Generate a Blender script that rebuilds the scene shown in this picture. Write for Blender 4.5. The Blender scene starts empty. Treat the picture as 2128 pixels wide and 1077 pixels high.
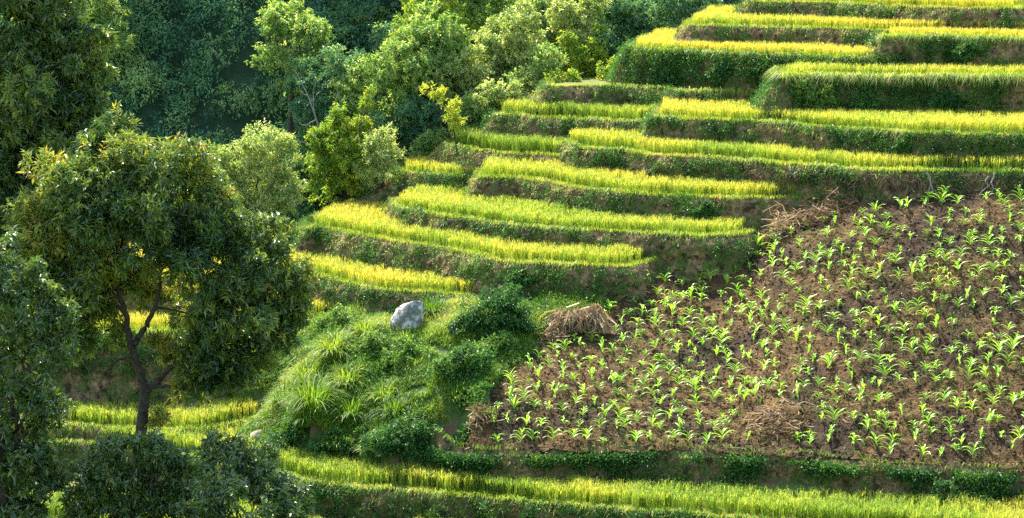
import bpy, bmesh, math, random
import numpy as np
C = bpy.context.scene.collection
rng = np.random.default_rng(7); random.seed(7)

# ---------------------------------------------------------------- camera, sky, sun, exposure
F, PITCH, CZ = 4500.0, math.radians(10.0), 30.0          # focal length in photo pixels, downward pitch, camera height
cam = bpy.data.cameras.new('camera'); camo = bpy.data.objects.new('camera', cam); C.objects.link(camo)
camo.location = (0, 0, CZ); camo.rotation_euler = (math.radians(90) - PITCH, 0, 0)
cam.sensor_width = 36.0; cam.lens = 36.0 * F / 2128.0; cam.clip_start = 0.5; cam.clip_end = 2000
bpy.context.scene.camera = camo
SUN_EL, SUN_AZ = math.radians(51), math.radians(-24)      # azimuth measured from +Y towards +X
w = bpy.data.worlds.new('World'); bpy.context.scene.world = w; w.use_nodes = True
sky = w.node_tree.nodes.new('ShaderNodeTexSky'); sky.sky_type = 'NISHITA'; sky.sun_disc = False
sky.sun_elevation = SUN_EL; sky.sun_rotation = SUN_AZ; sky.air_density = 1.2; sky.dust_density = 1.5
bg = w.node_tree.nodes['Background']; bg.inputs['Strength'].default_value = 0.15
w.node_tree.links.new(sky.outputs[0], bg.inputs[0])
sl = bpy.data.lights.new('sun', 'SUN'); sl.energy = 4.3; sl.angle = math.radians(0.53); sl.color = (1, 0.95, 0.84)
so = bpy.data.objects.new('sun', sl); C.objects.link(so)
sd = np.array([math.sin(SUN_AZ) * math.cos(SUN_EL), math.cos(SUN_AZ) * math.cos(SUN_EL), math.sin(SUN_EL)])
import mathutils
so.rotation_euler = mathutils.Vector(sd).to_track_quat('Z', 'Y').to_euler(); so.location = (-20, 60, 80)
vs = bpy.context.scene.view_settings
vs.view_transform = 'Standard'; vs.look = 'None'; vs.gamma = 1.0; vs.exposure = 1.95
bpy.context.scene.cycles.max_bounces = 8; bpy.context.scene.cycles.transmission_bounces = 4
bpy.context.scene.cycles.sample_clamp_indirect = 4.0; bpy.context.scene.cycles.use_denoising = False

# ---------------------------------------------------------------- surveying: photo point + drop below the camera (or distance) -> place
def ray(x, y):
    u = (np.asarray(x, float) - 1064) / F; v = (538.5 - np.asarray(y, float)) / F
    return u, math.cos(PITCH) + v * math.sin(PITCH), -math.sin(PITCH) + v * math.cos(PITCH)
def pt(x, y, d):
    a, b, c = ray(x, y); t = -d / c
    return np.stack([a * t, b * t, np.full_like(np.asarray(t, float), CZ) - d], -1)
def ptY(x, y, Y):
    a, b, c = ray(x, y); t = Y / b
    return np.stack([a * t, b * t, CZ + c * t], -1)

# ---------------------------------------------------------------- noise
def _h(ix, iy, iz, s):
    n = (ix * 374761393 + iy * 668265263 + iz * 2147483647 % 1000003 * 1274126177 + s * 974634541) & 0xFFFFFFFF
    n = ((n ^ (n >> 13)) * 1274126177) & 0xFFFFFFFF
    return ((n ^ (n >> 16)) & 0xFFFF) / 65535.0
def vnoise(P, s=0):
    P = np.asarray(P, float)
    if P.shape[-1] == 2: P = np.concatenate([P, np.zeros(P.shape[:-1] + (1,))], -1)
    i = np.floor(P).astype(np.int64); f = P - i; f = f * f * (3 - 2 * f); r = 0
    for dx in (0, 1):
        for dy in (0, 1):
            for dz in (0, 1):
                wgt = (f[..., 0] if dx else 1 - f[..., 0]) * (f[..., 1] if dy else 1 - f[..., 1]) * (f[..., 2] if dz else 1 - f[..., 2])
                r = r + wgt * _h(i[..., 0] + dx, i[..., 1] + dy, i[..., 2] + dz, s)
    return r
def fbm(P, o=3, s=0):
    r = 0; a = .5; t = 0; P = np.asarray(P, float)
    for k in range(o):
        r = r + a * vnoise(P * 2 ** k + 17.3 * k, s + k); t += a; a *= .5
    return r / t
def nrm(v): return v / np.maximum(np.linalg.norm(v, axis=-1, keepdims=True), 1e-9)

# ---------------------------------------------------------------- meshes
class G:
    """collects geometry for ONE mesh object"""
    def __init__(s): s.V = []; s.Q = []; s.T = []; s.t = []; s.n = 0
    def add(s, V, Q=None, T=None, tint=0.5):
        V = np.asarray(V, float).reshape(-1, 3)
        if Q is not None and len(Q): s.Q.append(np.asarray(Q) + s.n)
        if T is not None and len(T): s.T.append(np.asarray(T) + s.n)
        s.V.append(V); s.t.append(np.broadcast_to(np.asarray(tint, float), (len(V),))); s.n += len(V); return s
    def build(s, name, mat, parent=None, smooth=False, base=(0, 0, 0)):
        V = np.concatenate(s.V) - np.asarray(base)
        Q = np.concatenate(s.Q) if s.Q else np.zeros((0, 4), int); T = np.concatenate(s.T) if s.T else np.zeros((0, 3), int)
        me = bpy.data.meshes.new(name)
        me.vertices.add(len(V)); me.vertices.foreach_set('co', V.astype(np.float32).ravel())
        me.loops.add(Q.size + T.size)
        me.loops.foreach_set('vertex_index', np.concatenate([Q.ravel(), T.ravel()]).astype(np.int32))
        me.polygons.add(len(Q) + len(T))
        st = np.concatenate([np.arange(len(Q)) * 4, Q.size + np.arange(len(T)) * 3]).astype(np.int32)
        me.polygons.foreach_set('loop_start', st)
        me.polygons.foreach_set('use_smooth', np.full(len(st), smooth, bool))
        a = me.attributes.new('tint', 'FLOAT', 'POINT'); a.data.foreach_set('value', np.concatenate(s.t).astype(np.float32))
        me.update(calc_edges=True); me.validate()
        o = bpy.data.objects.new(name, me); C.objects.link(o)
        if mat: me.materials.append(mat)
        if parent is not None: o.parent = parent
        elif any(base): o.location = base
        return o
def tag(o, label, cat, group=None, kind=None):
    o['label'] = label; o['category'] = cat
    if group: o['group'] = group
    if kind: o['kind'] = kind
    return o
def thing(name, label, cat, loc, group=None):
    o = bpy.data.objects.new(name, None); C.objects.link(o); o.location = loc; o.empty_display_size = .3
    return tag(o, label, cat, group)
def grid_faces(nu, nv):
    i = np.arange(nu - 1)[:, None] * nv + np.arange(nv - 1)[None]; i = i.ravel()
    return np.stack([i, i + nv, i + nv + 1, i + 1], -1)
def tube(path, rad, sides=7):
    P = np.asarray(path, float); n = len(P); rad = np.broadcast_to(np.asarray(rad, float), (n,))
    t = nrm(np.gradient(P, axis=0)); up = np.where(np.abs(t[:, 2:]) > .8, np.array([[1., 0, 0]]), np.array([[0, 0, 1.]]))
    a = nrm(np.cross(t, up)); b = np.cross(t, a); th = np.arange(sides) / sides * 2 * np.pi
    V = P[:, None] + rad[:, None, None] * (a[:, None] * np.cos(th)[None, :, None] + b[:, None] * np.sin(th)[None, :, None])
    i = np.arange(n - 1)[:, None] * sides; j = np.arange(sides)[None]; k = (j + 1) % sides
    Q = np.stack([i + j, i + k, i + sides + k, i + sides + j], -1).reshape(-1, 4)
    return V.reshape(-1, 3), Q
def curve(pts, n=8, wob=0.0):
    P = np.asarray(pts, float); t = np.linspace(0, len(P) - 1, (len(P) - 1) * n + 1); o = []
    for u in t:
        i = min(int(u), len(P) - 2); f = u - i
        p0, p1, p2, p3 = P[max(i - 1, 0)], P[i], P[i + 1], P[min(i + 2, len(P) - 1)]
        o.append(.5 * (2 * p1 + (p2 - p0) * f + (2 * p0 - 5 * p1 + 4 * p2 - p3) * f * f + (3 * p1 - p0 - 3 * p2 + p3) * f ** 3))
    o = np.array(o)
    if wob: o[1:-1] += rng.normal(0, wob, o[1:-1].shape)
    return o
def leaves(B, D, N, L, W):
    """folded leaf blades: base B, direction D, normal hint N"""
    side = nrm(np.cross(D, N)); N = nrm(np.cross(side, D)); L = np.asarray(L)[:, None]; W = np.asarray(W)[:, None]
    m = B + D * L * .42 + N * W * .18; tip = B + D * L - N * L * .12
    V = np.stack([B, m + side * W * .5, tip, m - side * W * .5], 1).reshape(-1, 3)
    return V, np.arange(len(B) * 4).reshape(-1, 4)
def blades(P, az, H, W, bend):
    d = np.stack([np.cos(az), np.sin(az), 0 * az], -1); s = np.stack([-np.sin(az), np.cos(az), 0 * az], -1); z = np.array([0, 0, 1.])
    H = H[:, None]; W = np.asarray(W)[:, None] if np.ndim(W) else W; bend = bend[:, None]
    m = P + z * H * (.62 - .06 * bend) + d * H * bend * .22; t = P + z * H * (1 - .45 * bend ** 2) + d * H * bend * .8
    V = np.stack([P - s * W * .5, P + s * W * .5, m + s * W * .42, m - s * W * .42, t], 1).reshape(-1, 3)
    i = np.arange(len(P))[:, None] * 5
    return V, i + np.array([[0, 1, 2, 3]]), i + np.array([[3, 2, 4]])
def inside(P, poly):
    x, y = P[:, 0], P[:, 1]; r = np.zeros(len(P), bool); n = len(poly)
    for i in range(n):
        x1, y1 = poly[i][:2]; x2, y2 = poly[(i + 1) % n][:2]
        if y1 == y2: continue
        c = ((y1 > y) != (y2 > y)) & (x < (x2 - x1) * (y - y1) / (y2 - y1) + x1); r ^= c
    return r
def dist_to(P, line):
    r = np.full(len(P), 1e9); line = np.asarray(line)[:, :2]
    for k in range(0, len(P), 20000):
        r[k:k + 20000] = np.sqrt(((P[k:k + 20000, None, :2] - line[None]) ** 2).sum(-1)).min(1)
    return r

# ---------------------------------------------------------------- materials
def mat_nodes(name):
    m = bpy.data.materials.new(name); m.use_nodes = True; n = m.node_tree.nodes; return m, n, m.node_tree.links, n['Principled BSDF'], n['Material Output']
def ramp(n, stops):
    r = n.new('ShaderNodeValToRGB'); e = r.color_ramp.elements
    while len(e) < len(stops): e.new(.5)
    for k, (p, c) in enumerate(stops): e[k].position = p; e[k].color = (*c, 1)
    return r
def leafmat(name, stops, transl=.4, rough=.5, spec=.5, tboost=(1.25, 1.2, .6)):
    m, n, l, p, out = mat_nodes(name)
    at = n.new('ShaderNodeAttribute'); at.attribute_name = 'tint'
    r = ramp(n, stops); l.new(at.outputs['Fac'], r.inputs[0]); l.new(r.outputs[0], p.inputs['Base Color'])
    p.inputs['Roughness'].default_value = rough; p.inputs['Specular IOR Level'].default_value = spec
    t = n.new('ShaderNodeBsdfTranslucent'); mu = n.new('ShaderNodeMix'); mu.data_type = 'RGBA'; mu.blend_type = 'MULTIPLY'; mu.inputs[0].default_value = 1
    l.new(r.outputs[0], mu.inputs[6]); mu.inputs[7].default_value = (*tboost, 1); l.new(mu.outputs[2], t.inputs[0])
    mx = n.new('ShaderNodeMixShader'); mx.inputs[0].default_value = transl
    l.new(p.outputs[0], mx.inputs[1]); l.new(t.outputs[0], mx.inputs[2]); l.new(mx.outputs[0], out.inputs[0])
    return m
def groundmat(name, layers, rough=.95, bump=.4, bscale=9.0):
    """layers: [(noise scale, ramp stops)] ; the second and later ones are blended over the first by a noise mask"""
    m, n, l, p, out = mat_nodes(name); co = n.new('ShaderNodeNewGeometry'); col = None
    for k, (sc, stops, lo, hi) in enumerate(layers):
        t = n.new('ShaderNodeTexNoise'); t.inputs['Scale'].default_value = sc; t.inputs['Detail'].default_value = 6; t.inputs['Roughness'].default_value = .65
        l.new(co.outputs['Position'], t.inputs['Vector']); r = ramp(n, stops); l.new(t.outputs['Fac'], r.inputs[0])
        if col is None: col = r.outputs[0]
        else:
            t2 = n.new('ShaderNodeTexNoise'); t2.inputs['Scale'].default_value = sc * .23; t2.inputs['Detail'].default_value = 5
            t2.noise_dimensions = '4D'; t2.inputs['W'].default_value = 3.7 * k
            l.new(co.outputs['Position'], t2.inputs['Vector'])
            mr = n.new('ShaderNodeMapRange'); mr.inputs[1].default_value = lo; mr.inputs[2].default_value = hi; l.new(t2.outputs['Fac'], mr.inputs[0])
            mx = n.new('ShaderNodeMix'); mx.data_type = 'RGBA'; l.new(mr.outputs[0], mx.inputs[0]); l.new(col, mx.inputs[6]); l.new(r.outputs[0], mx.inputs[7]); col = mx.outputs[2]
    l.new(col, p.inputs['Base Color']); p.inputs['Roughness'].default_value = rough; p.inputs['Specular IOR Level'].default_value = .2
    t = n.new('ShaderNodeTexNoise'); t.inputs['Scale'].default_value = bscale; t.inputs['Detail'].default_value = 8; l.new(co.outputs['Position'], t.inputs['Vector'])
    b = n.new('ShaderNodeBump'); b.inputs['Strength'].default_value = bump; b.inputs['Distance'].default_value = .08
    l.new(t.outputs['Fac'], b.inputs['Height']); l.new(b.outputs[0], p.inputs['Normal'])
    return m
M = {}
M['rice'] = leafmat('rice', [(0, (.09, .15, .03)), (.25, (.22, .35, .045)), (.6, (.46, .47, .07)), (1, (.60, .46, .08))], .55, .6, .25, (1.15, 1.1, .6))
M['grass'] = leafmat('grass', [(0, (.035, .10, .012)), (.5, (.13, .25, .02)), (.8, (.30, .38, .04)), (1, (.48, .42, .14))], .45, .55, .3)
M['weed'] = leafmat('weed', [(0, (.02, .085, .018)), (.5, (.06, .17, .025)), (1, (.22, .33, .05))], .4, .45, .4)
M['corn'] = leafmat('corn', [(0, (.20, .44, .04)), (.6, (.38, .62, .06)), (1, (.68, .58, .10))], .5, .35, .5)
M['dry'] = leafmat('dry_stalks', [(0, (.10, .06, .035)), (.5, (.28, .18, .10)), (1, (.50, .37, .22))], .2, .7, .2)
M['tree_dark'] = leafmat('tree_dark', [(0, (.03, .08, .016)), (.4, (.10, .17, .025)), (.8, (.30, .34, .035)), (1, (.48, .36, .07))], .4, .36, .9)
M['tree_gloss'] = leafmat('tree_gloss', [(0, (.038, .085, .016)), (.6, (.10, .17, .025)), (1, (.27, .31, .045))], .32, .30, 1.0)
M['tree_pale'] = leafmat('tree_pale', [(0, (.13, .22, .05)), (.5, (.36, .45, .13)), (1, (.72, .70, .34))], .5, .38, .7)
M['tree_lime'] = leafmat('tree_lime', [(0, (.07, .17, .02)), (.5, (.25, .38, .04)), (1, (.60, .56, .06))], .5, .5, .4)
M['tree_mid'] = leafmat('tree_mid', [(0, (.06, .17, .04)), (.5, (.24, .37, .09)), (1, (.58, .62, .20))], .5, .42, .5)
M['forest'] = leafmat('forest', [(0, (.034, .115, .06)), (.5, (.105, .25, .10)), (1, (.33, .46, .14))], .35, .5, .4)  # blue of skylit shade and haze put into the leaf colour
M['bank'] = groundmat('bank_earth', [(5, [(.32, (.055, .032, .016)), (.5, (.16, .098, .046)), (.68, (.30, .20, .095))], 0, 0), (9, [(.3, (.03, .045, .012)), (.7, (.13, .15, .035))], .45, .54), (14, [(.3, (.02, .014, .008)), (.7, (.07, .045, .022))], .55, .63)], bump=1.0, bscale=13)  # third layer paints dark holes, their shade put into the colour
M['bench'] = groundmat('bench_mud', [(4, [(.3, (.07, .075, .02)), (.7, (.16, .16, .04))], 0, 0)])
M['soil'] = groundmat('soil', [(5, [(.3, (.036, .019, .007)), (.5, (.082, .046, .015)), (.72, (.165, .100, .036))], 0, 0), (2.2, [(.3, (.02, .012, .006)), (.7, (.048, .027, .012))], .45, .57)], bump=.9, bscale=14)
M['turf'] = groundmat('turf', [(3, [(.3, (.03, .06, .012)), (.7, (.09, .13, .025))], 0, 0), (5, [(.3, (.08, .05, .025)), (.7, (.16, .10, .05))], .56, .66)])
M['hill'] = groundmat('hill_floor', [(1.2, [(.3, (.01, .025, .012)), (.7, (.03, .06, .025))], 0, 0)])
M['bark'] = groundmat('bark', [(9, [(.3, (.03, .022, .016)), (.7, (.11, .085, .06))], 0, 0)], bump=.8, bscale=30)
M['bark_pale'] = groundmat('bark_pale', [(9, [(.3, (.16, .14, .12)), (.7, (.34, .30, .25))], 0, 0)], bump=.6, bscale=30)
M['rock'] = groundmat('rock', [(2.6, [(.3, (.36, .345, .315)), (.6, (.62, .59, .54))], 0, 0), (9, [(.3, (.07, .075, .07)), (.7, (.20, .20, .18))], .47, .56), (16, [(.3, (.10, .11, .06)), (.7, (.22, .22, .14))], .56, .62)], .85, .9, 11)
M['rock_tan'] = groundmat('rock_tan', [(2.6, [(.3, (.25, .20, .13)), (.6, (.46, .39, .28))], 0, 0)], .8, 1.0, 7)

# ---------------------------------------------------------------- the rice terraces, surveyed: lip line, drop below camera
def corn_pt(x, y):
    a, b, c = ray(x, y); tn = -c / b; Y = (19.7 + .384 * 72.4) / (.384 + tn); return pt(x, y, Y * tn)
LIP = {}   # key: (lip points, drop, left end, right end, riser height drawn, gold, rice height, rice back limit)
FLANK = {'T4b': 1.0, 'T9': .45, 'T8': .25, 'T10': .6, 'T5b': .6, 'T6b': .45, 'T7': .4, 'T7b': .55, 'T1b': .5, 'T2': .3, 'T9R': .3}
def T(k, drop, pts, left='wrap', right='run', h=2.6, gold=.5, rice=.5, depth=3.0):
    LIP[k] = dict(drop=drop, pts=pts, left=left, right=right, h=h, gold=gold, rice=rice * 1.15, depth=depth)
T('A', 22.2, [(-60, 1080), (100, 1086), (240, 1096), (420, 1112), (700, 1180)], 'run', 'run', 2.5, .35, .5)
T('B', 21.0, [(-60, 922), (100, 920), (220, 925), (330, 938), (480, 968), (600, 988), (645, 1003), (814, 1019), (1003, 1035), (1160, 1050), (1400, 1068), (1600, 1084), (2128, 1120)], 'run', 'run', 2.6, .42, .58, 3.6)
T('TL', 20.5, [(-60, 880), (100, 884), (300, 893), (420, 894), (485, 880)], 'run', 'turn', 2, .55, .55, 2.2)
T('T0', 17.5, [(-60, 692), (130, 692), (350, 692), (500, 682), (626, 661), (740, 661), (800, 666)], 'run', 'turn', 2.9, .76, .52, 2.4)
T('T1', 16.2, [(120, 598), (300, 600), (420, 598), (520, 586), (600, 567), (688, 582), (770, 600), (827, 606), (1003, 616)], 'wrap', 'turn', 2.2, .82, .52, 5)
T('T2', 14.8, [(640, 478), (672, 476), (783, 498), (909, 516), (1034, 541), (1166, 551), (1292, 554)], 'wrap', 'turn', 2.2, .70, .52, 4.2)
T('T3', 13.85, [(830, 430), (870, 440), (940, 453), (1066, 470), (1191, 480), (1293, 484), (1438, 492), (1496, 492)], 'wrap', 'turn', 1.8, .42, .45, 5)
T('T4', 12.7, [(1000, 370), (1067, 371), (1134, 380), (1218, 393), (1301, 403), (1390, 407), (1525, 413), (1672, 412)], 'wrap', 'turn', 2.1, .64, .52, 4)
T('T5', 11.45, [(1184, 299), (1218, 309), (1281, 313), (1400, 326), (1551, 336), (1718, 349), (1843, 357), (1968, 357), (2128, 359)], 'wrap', 'run', 2.2, .44, .52, 4)
T('T6', 10.15, [(1367, 246), (1467, 250), (1551, 253), (1655, 261), (1759, 268), (1885, 278), (1968, 280), (2128, 282)], 'wrap', 'run', 2.3, .58, .5, 5)
T('T7', 8.45, [(1634, 166), (1680, 163), (1751, 164), (1843, 165), (1968, 166), (2128, 168)], 'wrap', 'run', 2.6, .55, .5, 5)
T('T9R', 6.95, [(1838, 83), (1870, 81), (1900, 81.3), (1927, 80.6), (1950, 81.6), (1975, 81), (2010, 82), (2128, 84)], 'wrap', 'run', 2.4, .75, .4, 3)
T('T9', 6.74, [(1438, 54), (1509, 56), (1634, 58), (1759, 62), (1856, 65), (2128, 68)], 'wrap', 'run', 2.2, .82, .45, 4)
T('T10', 5.77, [(1571, 5), (1718, 8), (1927, 17), (2100, 20), (2128, 16), (2260, -5)], 'wrap', 'run', 2, .8, .45, 4)
T('T8', 7.78, [(1317, 104), (1425, 109), (1551, 115), (1655, 118), (1759, 123), (1835, 124)], 'wrap', 'turn', 2.8, .85, .42, 4)
T('T7b', 9.35, [(1147, 181), (1218, 181), (1343, 183), (1425, 190), (1551, 192), (1640, 196)], 'wrap', 'run', 2.2, .8, 0)
T('T6b', 10.65, [(1034, 240), (1084, 243), (1176, 249), (1360, 255)], 'wrap', 'run', 2.4, .26, .62, 3)
T('T5b', 12.05, [(934, 303), (1009, 315), (1092, 322), (1200, 327)], 'wrap', 'run', 2.0, .10, .66, 3)
T('T4b', 13.1, [(833, 359), (925, 366), (1010, 369)], 'wrap', 'run', 2.4, .72, .4, 3)
T('T1b', 15.6, [(590, 500), (630, 492), (690, 490)], 'wrap', 'run', 2.2, .3, .12, 1.5)
CORN_LIP = [(960, 945, 19.9), (1100, 944, 19.75), (1424, 939, 19.6), (1689, 957, 19.65), (1848, 968, 19.7), (2128, 984, 19.75)]

def prep(k, t):
    p = np.array(t['pts'], float)
    P = pt(p[:, 0], p[:, 1], t['drop'])[:, :2]; a, b = P[0], P[-1]; t['raw'] = curve(P, 12)
    pre = [a + [1.5, 9], a + [.5, 4.5], a + [-.1, 1.6], a + [-.15, .5]] if t['left'] == 'wrap' else [a + [-6, 12], a + [-6, .5]]
    post = [b + [.7, .45], b + [1.4, 1.6], b + [2.0, 5], b + [2, 9]] if t['right'] == 'turn' else [b + [5, -.1], b + [5, 9]]
    P = curve(np.array(pre + list(P) + post), 6)
    s = np.concatenate([[0], np.cumsum(np.linalg.norm(np.diff(P, axis=0), axis=1))]); n = int(s[-1] / .13)
    P = np.stack([np.interp(np.linspace(0, s[-1], n), s, P[:, i]) for i in (0, 1)], -1)
    tg = nrm(np.gradient(P, axis=0)); N = np.stack([tg[:, 1], -tg[:, 0]], -1)
    P = P + N * ((fbm(P * .9, 3, 5) - .5) * .45 + (vnoise(P * 4, 8) - .5) * .10)[:, None]
    for _ in range(2): N[1:-1] = (N[:-2] + N[1:-1] * 2 + N[2:]) / 4
    t['line'] = P; t['N'] = nrm(N); t['z'] = CZ - t['drop']; t['poly'] = P
for k, t in LIP.items(): prep(k, t)

# ---------------------------------------------------------------- the natural slope under everything: thin-plate surface through surveyed heights
CORN_EDGE = [(985, 880), (1050, 775), (1160, 692), (1250, 642), (1300, 606), (1420, 548), (1500, 521), (1600, 476)]
CORN_TOP = [(1700, 448, 13.25), (1760, 431, 12.85), (1900, 413, 12.45), (2128, 394, 12.1)]
cl = np.array([pt(*p) for p in CORN_LIP]); ce = np.array([corn_pt(*p) for p in CORN_EDGE]); ctop = np.array([pt(*p) for p in CORN_TOP])
ctl = []
for p in cl: ctl += [p + [0, .8, -.2], p + [0, -2.0, -2.2]]
ctl += list(ce) + list(ctop) + [cl[-1] + [5, 0, 0], ctop[-1] + [5, 0, 0], cl[-1] + [5, -2, -2.2]]
CORN_MID = [(1200, 850), (1500, 780), (1500, 640)]
for x, y in CORN_MID: ctl.append(corn_pt(x, y))
for X in (-45, -25, -8, 8, 25, 45):
    ctl += [(X, 15, 24), (X, 35, 18), (X, 45, 14.8), (X, 58, 10.3), (X, 66, 7.0)]
for X in (-30, -14): ctl += [(X, 74, 7.2)]
for k, t in LIP.items():
    if k in ('A', 'T9R', 'T1b'): continue
    p = np.array(t['pts'], float); P = pt(p[:, 0], p[:, 1], t['drop'])
    sl_ = P[::2]
    for q in sl_: ctl.append(q + [0.3, .9, -.95])
# grass knoll between the terraces and the field
ctl += [pt(620, 955, 20.5), pt(760, 960, 20.5), pt(880, 955, 20.2), pt(640, 860, 19.3), pt(780, 800, 18.5), pt(900, 850, 18.8), pt(700, 720, 17.5), pt(850, 700, 17.2),
        pt(960, 640, 16.6), pt(960, 740, 17.4), pt(1060, 650, 16.4), pt(1100, 600, 15.9), pt(560, 850, 19.9), pt(500, 900, 20.6), pt(520, 800, 19.5), pt(400, 790, 19.6), pt(150, 800, 19.7)]
# ravine and shoulder behind the terraces
ctl += [(-12, 97, 13), (-8.5, 98, 13.6), (-20, 97, 11.5), (-35, 97, 11), (-6, 101, 14), (-1, 104, 16.5), (4, 107, 19), (9, 111, 21.5), (14, 108, 23.6), (24, 106, 24.5), (40, 104, 25),
        (-28, 106, 11), (-45, 106, 11), (0, 112, 15), (12, 118, 22), (40, 118, 26), (35, 86, 18), (45, 72, 10), (-45, 84, 11.2), (-30, 88, 11.3), (-45, 72, 7)]
ctl = np.array(ctl, float)
def _U(r2): return np.where(r2 > 0, r2 * np.log(np.maximum(r2, 1e-12)), 0)
def tps(ctl, lam=2e-4):
    c = ctl[:, :2] / 20; n = len(c); A = np.zeros((n + 3, n + 3)); A[:n, :n] = _U(((c[:, None] - c[None]) ** 2).sum(-1)) + np.eye(n) * lam
    A[:n, n] = 1; A[:n, n + 1:] = c; A[n, :n] = 1; A[n + 1:, :n] = c.T; w = np.linalg.solve(A, np.concatenate([ctl[:, 2], np.zeros(3)]))
    def f(P):
        P = np.asarray(P, float)[..., :2].reshape(-1, 2) / 20; r = np.empty(len(P))
        for k in range(0, len(P), 20000):
            q = P[k:k + 20000]; r[k:k + 20000] = _U(((q[:, None] - c[None]) ** 2).sum(-1)) @ w[:n] + w[n] + q @ w[n + 1:]
        return r
    return f
CUT = {'B': 1.5, 'T0': 2.6, 'T1': 3.2, 'TL': 1.9, 'A': 6}
_raw = tps(np.array(ctl, float)); fctl = list(cl) + list(ce) + list(ctop) + [cl[-1] + [5, 0, 0], ctop[-1] + [5, 0, 0]] + [corn_pt(x, y) for x, y in CORN_MID]
_field = tps(np.array(fctl, float), 2e-3)
field_poly = np.concatenate([cl[:, :2], [cl[-1][:2] + [5, 0]], [ctop[-1][:2] + [5, 0]], ctop[::-1, :2], ce[::-1, :2]])
def zt(P):
    """the open ground: natural slope, cut away under every terrace bench and under the field"""
    P = np.asarray(P, float)[..., :2].reshape(-1, 2); r = _raw(P); top = np.full(len(P), -99.)
    for k, t in LIP.items():
        i = inside(P, t['poly'])
        if k in CUT: j = np.where(i)[0]; i[j] = dist_to(P[j], t['raw']) < CUT[k]
        top = np.where(i, np.maximum(top, t['z']), top)
    r = np.where(top > -50, np.minimum(r, top - .4), r); f = inside(P, field_poly); r[f] = np.minimum(r[f], _field(P[f]) - .15); return r
def bumps(P): return (fbm(P * .55, 3, 21) - .5) * .5

def hill_z(X, Y):
    yb = 105 + .24 * np.maximum(0, X + 9) ** 1.15 + 3 * (fbm(np.stack([X * .12, 0 * X], -1), 2, 9) - .5)
    s = Y - yb; b = (fbm(np.stack([X * .22, Y * .22], -1), 3, 31) - .5) * 3.0
    return 11.2 + np.where(s > 0, np.minimum(1.32 * s, 46 + .1 * s), .4 * s) + b * np.clip(s / 3 + .5, 0, 1)  # steepened, with a tall ridge added out of view, to keep the slope shaded

def surface(name, xs, ys, zf, mat, label, cat, mask=None):
    X, Y = np.meshgrid(xs, ys, indexing='ij'); P = np.stack([X.ravel(), Y.ravel()], -1); Z = zf(P); V = np.concatenate([P, Z[:, None]], -1)
    Q = grid_faces(len(xs), len(ys))
    if mask is not None:
        k = mask(P); Q = Q[k[Q].all(1)]; u = np.unique(Q); r = np.full(len(V), -1); r[u] = np.arange(len(u)); V = V[u]; Q = r[Q]
    g = G().add(V, Q); o = g.build(name, mat, smooth=True); tag(o, label, cat, kind='structure'); return o
xs = np.concatenate([np.arange(-48, -16, 1.2), np.arange(-16, 24, .3), np.arange(24, 48, 1.2)])
ys = np.concatenate([np.arange(2, 60, 2.0), np.arange(60, 112, .3), np.arange(112, 119, 1)])
surface('ground', xs, ys, lambda P: zt(P) + bumps(P) * np.where(inside(P, field_poly), 0, 1), M['turf'], 'grassy hillside ground under the terraces and trees', 'ground')
def field_z(P): return _field(P) + .05 + (fbm(P * 1.3, 3, 3) - .5) * .22 + (fbm(P * 5, 3, 4) - .5) * .17
surface('field', np.arange(-4, 27, .075), np.arange(68, 94, .075), field_z, M['soil'], 'bare brown ploughed soil of the sloping maize field', 'field', lambda P: inside(P, field_poly))
surface('hill', np.arange(-60, 60, 1.0), np.arange(96, 175, 1.0), lambda P: hill_z(P[:, 0], P[:, 1]), M['hill'], 'steep dark wooded hillside beyond the terraces', 'hill')

# ---------------------------------------------------------------- terrace earth, bank cover, rice
WHERE = {'A': 'lowest terrace behind the bottom left bushes', 'B': 'long curved terrace below the maize field', 'TL': 'small terrace behind the forked tree trunk', 'T0': 'low terrace beside the grey boulder',
         'T1': 'second step up from the boulder on the left nose', 'T2': 'third golden step up from the boulder', 'T3': 'pale narrow step beneath the broad brown bank', 'T4': 'yellow pointed step above the broad brown bank',
         'T5': 'green step right above the dead roots bank', 'T6': 'step directly under the tall grassy bulge', 'T7': 'terrace crowning the tall grassy bulge', 'T8': 'orange strip above the dark leafy bank',
         'T9': 'second terrace from the top edge', 'T9R': 'grassy gullied ledge near the top right corner', 'T10': 'topmost terrace at the top edge', 'T7b': 'dry narrow ledge below the dark leafy bank',
         'T6b': 'pale green left step below the dry ledge', 'T5b': 'dark green left step with tall stalks', 'T4b': 'short left step above the green grassy flank', 'T1b': 'little grass tongue at the left nose end'}
order = list(LIP)
def covered(P, k):
    z = LIP[k]['z']; r = np.zeros(len(P), bool)
    for j, t in LIP.items():
        if t['z'] > z + .05: r |= inside(P, t['poly'])
    return r
def tufts(P, n, rad): return np.repeat(P, n, 0) + np.concatenate([rng.normal(0, rad, (len(P) * n, 2)), np.zeros((len(P) * n, 1))], -1)
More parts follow.
